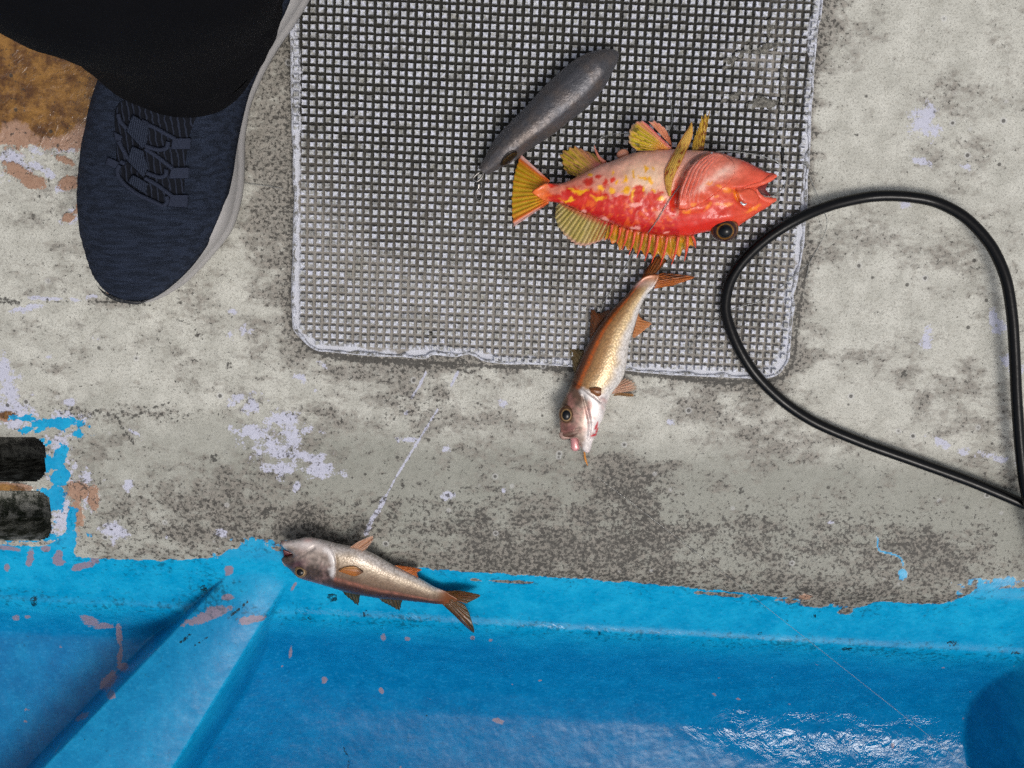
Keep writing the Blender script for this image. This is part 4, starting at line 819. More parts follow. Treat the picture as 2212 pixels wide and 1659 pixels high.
def tail_col(u, v, ray):
    c = mixc(OLV, YEL, 0.35 + 0.5 * sm(0.55, 0.2, v) + 0.5 * (vn(u * 40, v * 3, 4) - 0.5)); c = mixc(c, ORG, 0.75 * ray ** 4 * (0.4 + 0.6 * vn(u * 20, v * 5, 6)) + 0.7 * sm(0.35, 0.02, v))
    e = np.minimum(u, 1 - u); c = mixc(c, ORG, sm(0.16, 0.07, e) * 0.8); return mixc(c, WHT, sm(0.075, 0.03, e) * sm(0.1, 0.4, v))
fin('tail_fin', c2([(425, 585), (405, 620), (398, 660), (402, 700), (420, 735)]), c2([(222, 398), (195, 480), (172, 580), (162, 700), (164, 810), (172, 900)]), RFZ - 0.002, ZT + 0.0016, FIN, rock, tail_col, rays=13, nu=110, nv=30, amp=0.0007, jag=0.02)
def anal_col(u, v, ray):
    c = mixc(S(204, 180, 50), S(224, 186, 76), vn(u * 20, v * 4, 9)); c = mixc(c, PNK, 0.8 * sm(0.45, 0.85, u) * sm(0.95, 0.8, u) + 0.6 * sm(0.3, 0.0, v)); c = mixc(c, S(70, 66, 22), 0.7 * (vn(u * 26, v * 9, 12) > 0.68) * (u < 0.5)); return mixc(c, PNK, ray ** 6 * 0.6)
fin('anal_fin', c2([(612, 556), (680, 520), (745, 485), (790, 462)]), c2([(545, 535), (505, 480), (492, 385), (560, 345), (600, 345), (720, 395)]), RFZ - 0.003, ZT + 0.0012, FIN, rock, anal_col, rays=9, jag=0.10, amp=0.0009, seed=3)
tube('anal_spine', at(*c2([(800, 462), (760, 425), (735, 375), (728, 345)]).T, np.array([RFZ - 0.002, RFZ - 0.004, RFZ - 0.006, RFZ - 0.007])), [0.0013, 0.0010, 0.0007, 0.0002], MRF if False else fin_mat('spine_pink', 0.2), rock, seg=8, n=20).data.attributes.new('col', 'FLOAT_COLOR', 'POINT')
for ch in rock.children:
    if ch.name.startswith('anal_spine'): fillcol(ch, PNK)
def pelv_col(u, v, ray):
    c = mixc(S(222, 184, 40), S(196, 180, 40), vn(u * 12, v * 4, 15)); c = mixc(c, S(236, 150, 60), sm(0.5, 0.0, v) * 0.8); c = mixc(c, PNK, sm(0.62, 0.9, u) + 0.5 * ray ** 6); c = mixc(c, S(60, 62, 24), 0.75 * (vn(u * 16, v * 12, 16) > 0.70) * (v > 0.55) * (u < 0.65)); return mixc(c, WHT, sm(0.93, 1.0, v) * 0.6)
fin('pelvic_fin', c2([(1262, 372), (1262, 366), (1258, 360), (1256, 352)]), c2([(1240, 285), (1200, 215), (1130, 165), (1088, 172)]), RFZ, RFZ - 0.002, FIN, rock, lambda u, v, r: mixc(mixc(S(214, 170, 90), PNK, 0.5 + 0.5 * r), WHT, sm(0.9, 1, v) * 0.6), rays=5, jag=0.06, seed=8)
fin('pelvic_fin', c2([(1190, 378), (1215, 374), (1235, 370), (1255, 362)]), c2([(1010, 378), (962, 330), (956, 270), (972, 215), (1010, 182), (1050, 172), (1085, 195)]), RFZ + 0.001, RFZ + 0.001, FIN, rock, pelv_col, rays=8, jag=0.03, arch=0.002, amp=0.0010, seed=5)
def pec_col(u, v, ray):
    c = mixc(S(208, 160, 44), S(226, 184, 96), ray); c = mixc(c, S(150, 44, 14), 0.9 * sm(0.62, 0.75, vn(u * 7, v * 26, 19)) * sm(0.02, 0.15, v) * sm(0.85, 0.6, v)); return mixc(c, S(210, 120, 60), sm(0.16, 0.02, u) * 0.6 + sm(0.84, 0.98, u) * 0.5)
def fin_on(name, left, right, lift, mat, parent, colf, surf, zmin, rays=6, nu=24, nv=60, thick=0.0006):
    """long folded fin between two side curves, lying on a body"""
    l = spline(np.array(left, float), nv); r = spline(np.array(right, float), nv)
    uu, vv = np.meshgrid(np.linspace(0, 1, nu), np.linspace(0, 1, nv), indexing='ij')
    P = l[None] * (1 - uu[..., None]) + r[None] * uu[..., None]; ray = 0.5 + 0.5 * np.cos(uu * rays * 2 * np.pi)
    z = np.array([surf.z_at(a, b) for a, b in P.reshape(-1, 2)]).reshape(nu, nv); z = np.maximum(z, zmin)
    for _ in range(8): z[:, 1:-1] = (z[:, :-2] + z[:, 1:-1] * 2 + z[:, 2:]) / 4
    z = z + lift + 0.0004 * ray + 0.0012 * np.sin(np.pi * uu)
    top = at(P[..., 0], P[..., 1], z).reshape(-1, 3); N = nu * nv; f = grid_faces(nu, nv)
    edge = [i * nv for i in range(nu)] + [(nu - 1) * nv + j for j in range(1, nv)] + [i * nv + nv - 1 for i in range(nu - 2, -1, -1)] + [j for j in range(nv - 2, 0, -1)]; m = len(edge)
    Fq = [tuple(t[::-1]) for t in f] + [tuple(t + N) for t in f] + [(edge[k], edge[(k + 1) % m], edge[(k + 1) % m] + N, edge[k] + N) for k in range(m)]
    c = colf(uu, vv, ray).reshape(-1, 3)
    return mesh_obj(name, np.vstack([top, top - [0, 0, thick]]), Fq, mat, parent, col=np.vstack([c, c]))
fin_on('pectoral_fin', c2([(1232, 690), (1208, 600), (1208, 520), (1236, 455), (1270, 385), (1330, 280), (1368, 225), (1385, 180)]), c2([(1248, 690), (1256, 610), (1282, 530), (1322, 455), (1350, 390), (1385, 310), (1398, 250), (1392, 185)]), 0.0010, FIN, rock, pec_col, RS, RFZ)
fin('pectoral_fin', c2([(1392, 372), (1415, 374), (1445, 374), (1470, 376)]), c2([(1402, 300), (1435, 200), (1462, 120), (1518, 85)]), RFZ - 0.002, RFZ - 0.003, FIN, rock, lambda u, v, r: mixc(mixc(S(196, 158, 40), S(220, 180, 80), r), S(120, 30, 12), 0.8 * (vn(u * 6, v * 12, 23) > 0.66) * (u > 0.5)), rays=7, jag=0.16, seed=12)
def soft_col(u, v, ray):
    c = mixc(S(222, 200, 110), S(236, 216, 160), vn(u * 18, v * 3, 25)); c = mixc(c, S(128, 118, 14), ray ** 2 * 0.75); c = mixc(c, S(212, 60, 40), sm(0.25, 0.0, v) * 0.8 + 0.6 * sm(0.6, 1.0, u) * ray); return mixc(c, WHT, sm(0.86, 0.97, v) * sm(0.2, 0.6, u) * 0.8)
fin('soft_dorsal_fin', c2([(490, 735), (600, 780), (700, 820), (800, 860), (850, 880)]), c2([(462, 765), (458, 840), (490, 920), (560, 1000), (640, 1035), (720, 1015), (790, 985)]), RFZ - 0.004, ZT + 0.0014, FINT, rock, soft_col, rays=15, nu=120, nv=24, amp=0.0011, jag=0.04, seed=14)
SPN = [((850, 878), (822, 985)), ((905, 896), (880, 1010)), ((955, 912), (915, 1055)), ((1005, 925), (962, 1090)), ((1058, 938), (1015, 1108)), ((1110, 946), (1070, 1128)), ((1162, 954), (1117, 1145)), ((1225, 960), (1175, 1162)), ((1300, 962), (1252, 1155)), ((1362, 958), (1340, 1130)), ((1392, 954), (1416, 1040))]
def spd_col(u, v, ray):
    c = mixc(S(224, 160, 28), S(184, 156, 34), sm(0.35, 0.6, vn(u * 22, v * 3, 27))); c = mixc(c, S(216, 66, 34), 0.75 * sm(0.3, 0.0, v) + 0.6 * sm(0.75, 1.0, v) * vn(u * 30, v * 4, 28)); return mixc(c, S(232, 120, 60), ray ** 5 * 0.5)
fin('spiny_dorsal_fin', c2([(830, 870), (1000, 922), (1200, 958), (1300, 960), (1390, 952)]), c2([(790, 1000), (950, 1080), (1120, 1125), (1290, 1115), (1405, 1030)]), RFZ - 0.004, ZT + 0.0025, FIN, rock, spd_col, rays=11, nu=140, nv=24, amp=0.0014, jag=0.22, seed=16)
ksp = fin_mat('spine_red', 0.15)
for (a, b) in SPN:
    m_ = ((a[0] * 0.5 + b[0] * 0.5) + 6, (a[1] + b[1]) / 2)
    o = tube('dorsal_spine', at(*c2([a, m_, b]).T, np.array([RFZ - 0.002, RFZ - 0.0045, ZT + 0.0035])), [0.0010, 0.0008, 0.0002], ksp, rock, seg=8, n=18); fillcol(o, S(232, 92, 62))
eye(rock, *c2([(1612, 908)])[0], 94 * k2, RFZ + 0.004, [(0, S(20, 16, 18)), (0.50, S(30, 22, 20)), (0.56, S(170, 116, 34)), (0.62, S(50, 28, 26)), (0.82, S(70, 40, 38)), (0.94, S(150, 104, 56)), (1.0, S(130, 60, 36))], 0.5, asp=0.93, bulge=0.85, dx=-0.06, dy=-0.18)
krim = fish_mat('eye_rim', 0.25, 0, 0, 0.1, 0.3, 0.5)
vent = inflate('vent', c2([(885, 425), (880, 395), (905, 370), (940, 368), (960, 385), (958, 412), (925, 430)]), MRF, RFZ - 0.004, 0.7, 0.6, parent=rock, colf=lambda a, b, h: np.tile(S(206, 140, 112), (len(a), 1)), npts=60)

# ---- the two long silver-gold fish
def silver_col(dors, bell, head, copper, sd):
    def f(px, py, h):
        dd = dist_line(px, py, dors); db = dist_line(px, py, bell); v = dd / (dd + db + 1e-6)
        n = fbm(px, py, 1 / 22, 3, sd) - 0.5; n2 = fbm(px, py, 1 / 6, 2, sd + 1) - 0.5
        c = mixc(S(86, 46, 22), S(164, 122, 76), sm(0.10, 0.36, v + n * 0.08)); c = mixc(c, S(200, 172, 126), sm(0.36, 0.66, v + n * 0.2)); c = mixc(c, S(226, 220, 214), sm(0.66, 0.9, v + n * 0.15))
        lat = np.exp(-((v - copper) / 0.045) ** 2); c = mixc(c, S(214, 98, 24), np.clip(lat * (0.75 + 0.9 * n2), 0, 1))
        c = mixc(c, S(70, 40, 24), sm(0.10, 0.02, v) * 0.7)
        hx = head(px, py); hc = mixc(S(104, 78, 62), S(190, 166, 150), sm(0.25, 0.6, v + n * 0.5)); hc = mixc(hc, S(236, 226, 222), sm(0.6, 0.85, v + n * 0.3)); hc = mixc(hc, S(180, 122, 112), 0.6 * sm(0.0, 0.25, n)); hf = fbm(px, py, 1 / 5, 3, sd + 4) - 0.5; hc = hc * (0.86 + 0.9 * hf)[..., None]
        return mixc(c, hc, hx)
    return f
MSV = fish_mat('silver_scales', 0.30, 0.16, 680, 0.0, 0.18, 0.45, 0.10)
MSH = fish_mat('silver_skin', 0.25, 0.25, 0, 0.0, 0.35, 0.5, 0.10)
BRN = S(150, 84, 34); AMB = S(196, 126, 66)
simple_fin = lambda ca, cb, edge=None: (lambda u, v, r: mixc(mixc(ca, cb, 0.5 * r + 0.5 * vn(u * 8, v * 3, 5)), edge if edge is not None else cb, sm(0.8, 1.0, v) * 0.7))
# fish A, upright in the picture, tail on the mat
k3 = 0.29953
def c3(P): P = np.array(P, float); return np.stack([P[:, 0] * k3 + 1161.1, P[:, 1] * k3 + 529.2], -1)
ZA = 0.0135
fa = empty('silver_fish', at(1300, 750, 0.0)); tag(fa, 'golden silver fish with pink tongue, lying half off the studded mat', 'fish', 'long silver fish')
dorsA = c3([(750, 240), (700, 290), (640, 360), (580, 420), (520, 480), (470, 540), (420, 610), (380, 680), (340, 750), (310, 820), (285, 880), (260, 950), (235, 1010), (215, 1060), (190, 1110), (165, 1170), (157, 1240), (160, 1310), (163, 1350)])
bellA = c3([(385, 1475), (400, 1415), (430, 1365), (448, 1300), (470, 1260), (490, 1200), (500, 1150), (530, 1080), (560, 1040), (592, 1000), (620, 950), (635, 900), (646, 840), (655, 770), (662, 710), (680, 650), (700, 590), (715, 540), (730, 490), (748, 440), (772, 390), (800, 345), (832, 312)])
fa_poly = np.vstack([dorsA, c3([(157, 1384), (182, 1400), (235, 1392), (285, 1396), (303, 1430), (320, 1475), (345, 1497), (370, 1500)]), bellA, c3([(858, 270), (880, 215), (800, 215)])])
gillA = c3([(300, 1020), (340, 1060), (400, 1110), (440, 1170), (455, 1230)])
def headA(px, py):
    X = (px - 1161.1) / k3; Y = (py - 529.2) / k3; return sm(1010, 1040, Y - 0.22 * (X - 250) + 0.0 * X)
colA0 = silver_col(dorsA, bellA, headA, 0.2, 91)
def colA(px, py, h):
    c = colA0(px, py, h); X = (px - 1161.1) / k3; Y = (py - 529.2) / k3; n = fbm(X, Y, 1 / 30, 3, 95) - 0.5
    g = dist_line(X, Y, np.array([(325, 1050), (390, 1100), (440, 1180), (440, 1260), (410, 1330)], float))
    c = mixc(c, S(240, 234, 230), 0.8 * sm(44, 4, g + n * 30)); 
    c = mixc(c, S(196, 20, 36), 0.9 * sm(1.2, 0.6, np.minimum.reduce([ell(X, Y, 425, 1300, 10, 34, 20), ell(X, Y, 405, 1372, 30, 9, -20), ell(X, Y, 428, 1340, 8, 22, 20)]) + n))
    c = mixc(c, S(120, 70, 66), 0.6 * np.exp(-ell(X, Y, 250, 1320, 60, 26, -25) ** 2))
    c = mixc(c, S(86, 50, 36), 0.7 * sm(12, 3, dist_line(X, Y, np.array([(165, 1385), (200, 1392), (240, 1380), (285, 1360)], float))))
    c = mixc(c, S(196, 168, 166), sm(330, 280, Y) * 0.5); c = mixc(c, S(150, 84, 36), sm(285, 235, Y) * 0.9)
    return np.column_stack([c, (1 - headA(px, py)) * sm(200, 330, Y)])
def sculA(px, py, h):
    X = (px - 1161.1) / k3; Y = (py - 529.2) / k3
    g = dist_line(X, Y, spline([(270, 1000), (330, 1035), (400, 1085), (450, 1160), (462, 1230)], 24)); side = (Y - 1000) - 0.75 * (X - 270)
    dz = 0.0010 * sm(-4, 6, side) * np.exp(-(g / 60) ** 2) - 0.0010 * np.exp(-((g - 8) / 10) ** 2) * (side < 0)
    g2 = dist_line(X, Y, spline([(330, 1080), (360, 1200), (380, 1300), (370, 1400)], 20)); dz -= 0.0010 * np.exp(-(g2 / 10) ** 2)
    g3 = dist_line(X, Y, np.array([(160, 1352), (230, 1345), (300, 1330)], float)); dz -= 0.0009 * np.exp(-(g3 / 10) ** 2)
    return dz - 0.58 * h * sm(380, 250, Y)
def landA(x, y):
    px, py = sheet(x, y, np.full_like(x, 0.012)); return 0.0035 * sm(870, 620, py)
ba = inflate('body', fa_poly, MSV, ZA - 0.003, 0.62, 0.5, res=0.00055, parent=fa, colf=colA, sculpt=sculA, npts=240, zfun=landA)
AS = Surf(ba); zA = ZA - 0.003
fin('tail_fin', c3([(738, 262), (770, 235), (800, 222), (830, 235)]), c3([(775, 185), (840, 100), (890, 80), (935, 110)]), zA + 0.0035, ZT + 0.002, FIN, fa, simple_fin(S(150, 84, 32), S(96, 60, 24)), rays=7, seed=31)
fin('tail_fin', c3([(812, 232), (835, 250), (850, 280), (838, 318)]), c3([(905, 200), (1020, 212), (1130, 234), (985, 290)]), zA + 0.0035, ZT + 0.0028, FIN, fa, lambda u, v, r: mixc(mixc(S(190, 108, 40), S(160, 84, 30), r), S(70, 40, 20), 0.8 * (vn(u * 3, v * 11, 33) > 0.6) * (u < 0.5)), rays=7, seed=32)
fin('dorsal_fin', c3([(268, 930), (285, 880), (310, 820), (335, 765)]), c3([(246, 850), (230, 740), (272, 742), (325, 755)]), zA, 0.004, FINT, fa, simple_fin(S(120, 92, 52), S(156, 140, 100)), rays=6, jag=0.12, seed=33)
fin('dorsal_fin', c3([(378, 690), (420, 610), (470, 540), (520, 480)]), c3([(376, 620), (382, 455), (440, 490), (512, 462)]), zA + 0.002, ZT + 0.002, FIN, fa, simple_fin(S(116, 62, 24), S(90, 56, 28)), rays=8, jag=0.12, seed=34)
fin('anal_fin', c3([(682, 662), (700, 600), (716, 540), (728, 490)]), c3([(700, 672), (770, 618), (826, 566), (745, 545)]), zA + 0.002, ZT + 0.0016, FINT, fa, simple_fin(AMB, S(222, 160, 110)), rays=8, jag=0.05, seed=35)
fin('pelvic_fin', c3([(536, 1075), (548, 1050), (560, 1030), (570, 1015)]), c3([(700, 1050), (728, 1030), (690, 975), (640, 955)]), zA, 0.003, FINT, fa, simple_fin(S(226, 170, 140), S(206, 186, 164)), rays=6, jag=0.1, seed=36)
fin('pelvic_fin', c3([(545, 1090), (552, 1080), (560, 1072), (570, 1066)]), c3([(600, 1086), (660, 1094), (692, 1090), (690, 1074)]), zA - 0.003, 0.002, FINT, fa, simple_fin(S(150, 110, 60), S(176, 130, 80)), rays=4, seed=37)
fin_on('pectoral_fin', c3([(372, 1035), (400, 1030), (430, 1028), (462, 1036)]), c3([(385, 1065), (410, 1082), (440, 1092), (460, 1082)]), 0.0006, FIN, fa, simple_fin(S(150, 92, 46), S(120, 72, 36)), AS, 0.002, rays=3, nu=10, nv=20)
inflate('tongue', c3([(242, 1380), (238, 1430), (246, 1475), (275, 1488), (303, 1470), (300, 1420), (290, 1385)]), MSH, 0.0075, 0.7, 0.6, parent=fa, colf=lambda a, b, h: np.tile(S(216, 150, 150), (len(a), 1)), npts=60)
inflate('upper_jaw', c3([(156, 1372), (160, 1350), (200, 1330), (260, 1326), (310, 1345), (300, 1385), (240, 1396), (182, 1404)]), MSH, zA + 0.001, 0.55, 0.5, parent=fa, colf=lambda a, b, h: mixc(S(150, 104, 92), S(206, 180, 166), fbm(a, b, 0.08, 3, 7)), npts=80)
eye(fa, *c3([(207, 1222)])[0], 54 * k3, zA + 0.0058, [(0, S(10, 10, 12)), (0.55, S(16, 14, 14)), (0.63, S(170, 136, 88)), (0.74, S(80, 54, 38)), (1.0, S(112, 80, 54))], 0.6, asp=1.22, bulge=0.55, rot=0)
# fish B, sideways, on the edge of the gutter
k4 = 0.23194
def c4(P): P = np.array(P, float); return np.stack([P[:, 0] * k4 + 567.0, P[:, 1] * k4 + 1107.1], -1)
bellB = c4([(168, 284), (180, 264), (250, 260), (330, 248), (400, 231), (500, 239), (600, 264), (700, 290), (800, 310), (880, 320), (960, 350), (1050, 392), (1150, 450), (1220, 490), (1330, 542), (1420, 590), (1500, 632), (1600, 690), (1690, 726)])
dorsB = c4([(1680, 855), (1600, 850), (1500, 836), (1300, 815), (1100, 796), (950, 772), (800, 742), (700, 712), (600, 682), (480, 648), (400, 627), (350, 612), (300, 582), (260, 535), (212, 492), (180, 455)])
fb_poly = np.vstack([bellB, c4([(1760, 770), (1830, 812), (1760, 838)]), dorsB, c4([(176, 430), (205, 408), (255, 400), (285, 385), (245, 362), (196, 330)])])
# the fish leans on the lip: plane through the ground under it
gp = at(fb_poly[:, 0], fb_poly[:, 1], -0.012); gz = ground(gp[:, 0], gp[:, 1])
cB = gp.mean(0); Q_ = np.column_stack([gp[:, 0] - cB[0], gp[:, 1] - cB[1], np.ones(len(gp))]); sol = np.linalg.lstsq(Q_, gz, rcond=None)[0]
def landB(x, y): return sol[0] * (x - cB[0]) + sol[1] * (y - cB[1])
gx_, gy_ = np.meshgrid(np.linspace(gp[:, 0].min(), gp[:, 0].max(), 60), np.linspace(gp[:, 1].min(), gp[:, 1].max(), 40)); mIn = inpoly(gx_, gy_, gp[:, :2])
lift = np.percentile((ground(gx_, gy_) - landB(gx_, gy_))[mIn], 88)
ZBm = lift + 0.0075
fb = empty('silver_fish', (cB[0], cB[1], lift)); tag(fb, 'bronze silver fish with open mouth, resting on the edge of the blue gutter', 'fish', 'long silver fish')
def headB(px, py):
    X = (px - 567.0) / k4; Y = (py - 1107.1) / k4; return sm(24, -6, X - np.interp(Y, [260, 330, 400, 480, 560, 640], [560, 625, 662, 676, 668, 650]))
colB0 = silver_col(dorsB, bellB, headB, 0.2, 101)
def colB(px, py, h):
    c = colB0(px, py, h); X = (px - 567.0) / k4; Y = (py - 1107.1) / k4; n = fbm(X, Y, 1 / 40, 3, 105) - 0.5
    c = mixc(c, c * np.array([0.66, 0.60, 0.55]), np.clip(0.5 * sm(0, 0.3, n) + 0.5, 0, 1))
    lum = c.mean(1)[:, None] * np.array([[1.06, 0.97, 0.90]]); c = 0.5 * c + 0.5 * lum
    g = dist_line(X, Y, np.array([(600, 330), (650, 400), (668, 480), (664, 560)], float)); c = mixc(c, S(236, 230, 226), 0.75 * sm(60, 0, g + n * 50) * sm(690, 668, X))
    c = mixc(c, S(228, 216, 210), 0.7 * np.exp(-ell(X, Y, 420, 290, 160, 46, 8) ** 2)); c = mixc(c, S(90, 50, 44), 0.7 * np.exp(-ell(X, Y, 180, 280, 26, 20) ** 2))
    c = mixc(c, S(96, 60, 70), 0.6 * np.exp(-ell(X, Y, 330, 480, 60, 30, -20) ** 2)); c = mixc(c, S(210, 150, 140), 0.5 * np.exp(-ell(X, Y, 420, 258, 40, 18) ** 2))
    c = mixc(c, S(120, 66, 28), 0.95 * sm(1580, 1720, X)); return np.column_stack([c, (1 - headB(px, py)) * sm(1720, 1600, X)])
def sculB(px, py, h):
    X = (px - 567.0) / k4; Y = (py - 1107.1) / k4; g = dist_line(X, Y, spline([(620, 300), (665, 400), (680, 480), (672, 570)], 24))
    gx2 = np.interp(Y, [300, 400, 480, 570], [620, 665, 680, 672]); s_ = gx2 - X
    dz = 0.0010 * sm(-4, 6, s_) * np.exp(-(g / 70) ** 2) - 0.0009 * np.exp(-((g - 10) / 12) ** 2) * (s_ < 0)
    dz -= 0.55 * h * sm(1560, 1720, X)
    dz -= 0.0009 * np.exp(-(dist_line(X, Y, spline([(250, 400), (330, 420), (400, 380), (480, 330)], 20)) / 14) ** 2)
    return dz
bb = inflate('body', fb_poly, MSV, ZBm, 0.6, 0.5, res=0.00055, parent=fb, colf=colB, sculpt=sculB, npts=240, zfun=landB)
BS = Surf(bb)
def zB(P, off=0.0):
    W = at(P[:, 0], P[:, 1], ZBm)
    for _ in range(4): W = at(P[:, 0], P[:, 1], ZBm + landB(W[:, 0], W[:, 1]))
    return W[:, 2] + off
def finB(name, b, o, zbo, zoo, *a, **kw_):
    b, o = c4(b), c4(o); W = at(o[:, 0], o[:, 1], -0.02); gmin = ground(W[:, 0], W[:, 1])
    zo_ = np.maximum(zB(o, zoo), gmin + 0.0012); return fin(name, b, o, zB(b, zbo), zo_, *a, **kw_)
DKF = S(70, 52, 22)
finB('tail_fin', [(1690, 732), (1725, 760), (1745, 790), (1740, 805)], [(1830, 728), (1960, 752), (2028, 778), (1900, 848)], 0, 0.001, FIN, fb, simple_fin(S(120, 66, 26), S(70, 62, 26)), rays=8, seed=41)
finB('tail_fin', [(1748, 800), (1740, 825), (1715, 845), (1675, 856)], [(1880, 856), (1925, 940), (1966, 1120), (1760, 935)], 0, 0.001, FIN, fb, simple_fin(S(120, 70, 26), S(52, 56, 24)), rays=8, seed=42)
finB('dorsal_fin', [(715, 690), (780, 705), (840, 720), (915, 735)], [(770, 770), (835, 830), (892, 868), (905, 790)], 0, 0, FIN, fb, simple_fin(S(72, 60, 26), S(36, 50, 34)), rays=6, jag=0.1, seed=43)
finB('dorsal_fin', [(1050, 765), (1140, 775), (1230, 783), (1320, 790)], [(1120, 835), (1200, 880), (1278, 915), (1290, 850)], 0, 0, FIN, fb, simple_fin(S(84, 62, 26), S(40, 52, 36)), rays=7, jag=0.08, seed=44)
finB('anal_fin', [(1450, 608), (1380, 572), (1300, 530), (1225, 492)], [(1452, 600), (1440, 560), (1478, 530), (1340, 502)], 0.001, 0, FIN, fb, simple_fin(S(190, 104, 34), S(170, 92, 36)), rays=7, seed=45)
finB('pelvic_fin', [(800, 335), (850, 350), (880, 365), (905, 375)], [(890, 272), (1032, 210), (1035, 250), (975, 335)], 0.002, 0.004, FINT, fb, simple_fin(S(206, 150, 110), S(226, 196, 176)), rays=6, jag=0.06, seed=46)
fin_on('pectoral_fin', c4([(706, 540), (770, 512), (860, 505), (935, 548)]), c4([(712, 548), (780, 572), (860, 594), (938, 560)]), 0.0007, FIN, fb, lambda u, v, r: mixc(mixc(S(206, 150, 90), S(176, 108, 48), sm(0.1, 0.4, u)), S(110, 76, 50), sm(0.6, 1, v)), BS, -0.02, rays=4, nu=14, nv=30)
inflate('mouth_lining', c4([(190, 345), (250, 365), (320, 385), (330, 430), (280, 455), (210, 470), (182, 440), (196, 400)]), MSH, ZBm - 0.0015, 0.3, 0.4, parent=fb, colf=lambda a, b, h: np.tile(S(92, 44, 44), (len(a), 1)), zfun=landB, npts=60)
inflate('upper_jaw', c4([(176, 445), (205, 478), (255, 480), (300, 450), (322, 405), (335, 380), (350, 395), (330, 450), (290, 495), (235, 510), (200, 492)]), MSH, ZBm + 0.0018, 0.6, 0.5, parent=fb, colf=lambda a, b, h: mixc(S(104, 74, 70), S(206, 190, 176), fbm(a, b, 0.1, 3, 9)), zfun=landB, npts=90)
ec = c4([(356, 548)])[0]
eye(fb, *ec, 63 * k4, BS.z_at(*ec) + 0.0004, [(0, S(10, 10, 12)), (0.56, S(14, 16, 18)), (0.63, S(176, 146, 100)), (0.72, S(104, 78, 54)), (0.92, S(150, 124, 90)), (1.0, S(90, 64, 48))], 0.6, asp=1.0, bulge=0.55)

# ------------------------------------------------------------------ lead sinker with snap swivel
kl = M('lead'); nl1 = kl.noise(60, 5, 0.65); nl2 = kl.noise(500, 3, 0.6)
kl.set('Base Color', kl.mix(kl.ramp(nl1, 0.4, 0.68), S(86, 86, 90), S(98, 90, 86))).set('Metallic', 0.55).set('Roughness', kl.ramp(nl2, 0.3, 0.8, 0.34, 0.52)); kl.bump(kl.math('ADD', nl1, kl.math('MULTIPLY', nl2, 0.4)), 0.6, 0.0014)
sink = empty('lead_sinker', at(1190, 240, ZT)); tag(sink, 'grey lead fishing sinker lying on the mat above the red fish', 'sinker')
k5 = 1 / (2.07375 * 1.8517)
c5 = lambda P: np.stack([(np.array(P, float)[:, 0] / 2.07375 + 1800) / 1.8517, (np.array(P, float)[:, 1] / 2.07375 + 100) / 1.8517], -1)
# left and right outlines from swivel end to nose
sl = c5([(236, 1190), (290, 1110), (350, 1000), (440, 890), (540, 790), (660, 670), (800, 520), (920, 410), (1040, 310), (1160, 240), (1280, 206), (1350, 200), (1385, 208)])
sr = c5([(300, 1240), (400, 1190), (520, 1120), (600, 1060), (720, 975), (850, 890), (970, 790), (1100, 690), (1190, 600), (1270, 500), (1330, 400), (1385, 300), (1405, 230)])
nS = 90; sl = spline(sl, nS); sr = spline(sr, nS)
zs = ZT + 0.0105
Wl = at(sl[:, 0], sl[:, 1], zs); Wr = at(sr[:, 0], sr[:, 1], zs); cS = (Wl + Wr) / 2; hw = (Wr - Wl) / 2 * 1.1; hl = np.linalg.norm(hw, axis=1)
ang = [(-1.0, -0.15), (-0.97, 0.22), (-0.62, 0.86), (-0.46, 0.98), (-0.03, 1.08), (0.38, 1.0), (0.56, 0.86), (0.97, 0.22), (1.0, -0.15), (0.6, -0.85), (0.0, -1.0), (-0.6, -0.85)]
prf = spline(np.array(ang, float), 44, True)
dS = np.clip(hl * 0.98, 0.0006, 0.0098)
VS = cS[:, None, :] + hw[:, None, :] * prf[None, :, :1] + np.array([0, 0, 1.0]) * (dS[:, None, None] * prf[None, :, 1:2]); VS[:, :, 2] += (dS - 0.0098)[:, None] * 0.35
tS = np.linspace(0, 1, nS)
for (t0, side, r_) in ((0.16, 0.75, 0.05), (0.13, -0.85, 0.035)):                      # eyelet hole through the neck
    e = np.sqrt(((tS[:, None] - t0) / r_) ** 2 + ((prf[None, :, 0] - side) / 0.32) ** 2); VS[:, :, 2] -= 0.0028 * sm(1.0, 0.5, e) * (prf[None, :, 1] > -0.2)
FS = [tuple(f[::-1]) for f in grid_faces(nS, 44, True)] + [tuple(range(44)), tuple((nS - 1) * 44 + k for k in range(43, -1, -1))]
sb_ = mesh_obj('body', VS.reshape(-1, 3), FS, kl.m, sink); sb_.data.set_sharp_from_angle(angle=R(60))
SKS = Surf(sb_); khole_shade = M('eyelet_shadow_lead'); khole_shade.set('Base Color', S(40, 36, 34)).set('Roughness', 0.2).set('Metallic', 0.6)
patch('eyelet_shadow', SKS, c5([(415, 1160), (440, 1095), (495, 1045), (545, 1042), (556, 1075), (510, 1125), (455, 1168)]), 0.0004, khole_shade.m, sink, smooth_poly=True, res=1.0)  # dark oval laid on to paint the shade inside the hole
kmt = M('dark_steel'); kmt.set('Base Color', (0.22, 0.21, 0.20)).set('Metallic', 1.0).set('Roughness', 0.3)
def dxy(P, z): P = np.array(P, float); return at(P[:, 0], P[:, 1], z)
tube('wire_loop', dxy([(1036, 372), (1028, 378), (1022, 386), (1030, 392), (1040, 384), (1044, 374)], zs - 0.003), 0.0006, kmt.m, sink, seg=6, n=40)
tube('swivel', dxy([(1032, 388), (1034, 398), (1033, 408)], ZT + 0.0014), [0.0008, 0.0016, 0.0010], kmt.m, sink, seg=10, n=20)
tube('snap', dxy([(1033, 406), (1028, 416), (1030, 430), (1038, 433), (1041, 420), (1036, 408)], ZT + 0.001), 0.0006, kmt.m, sink, seg=6, n=40)

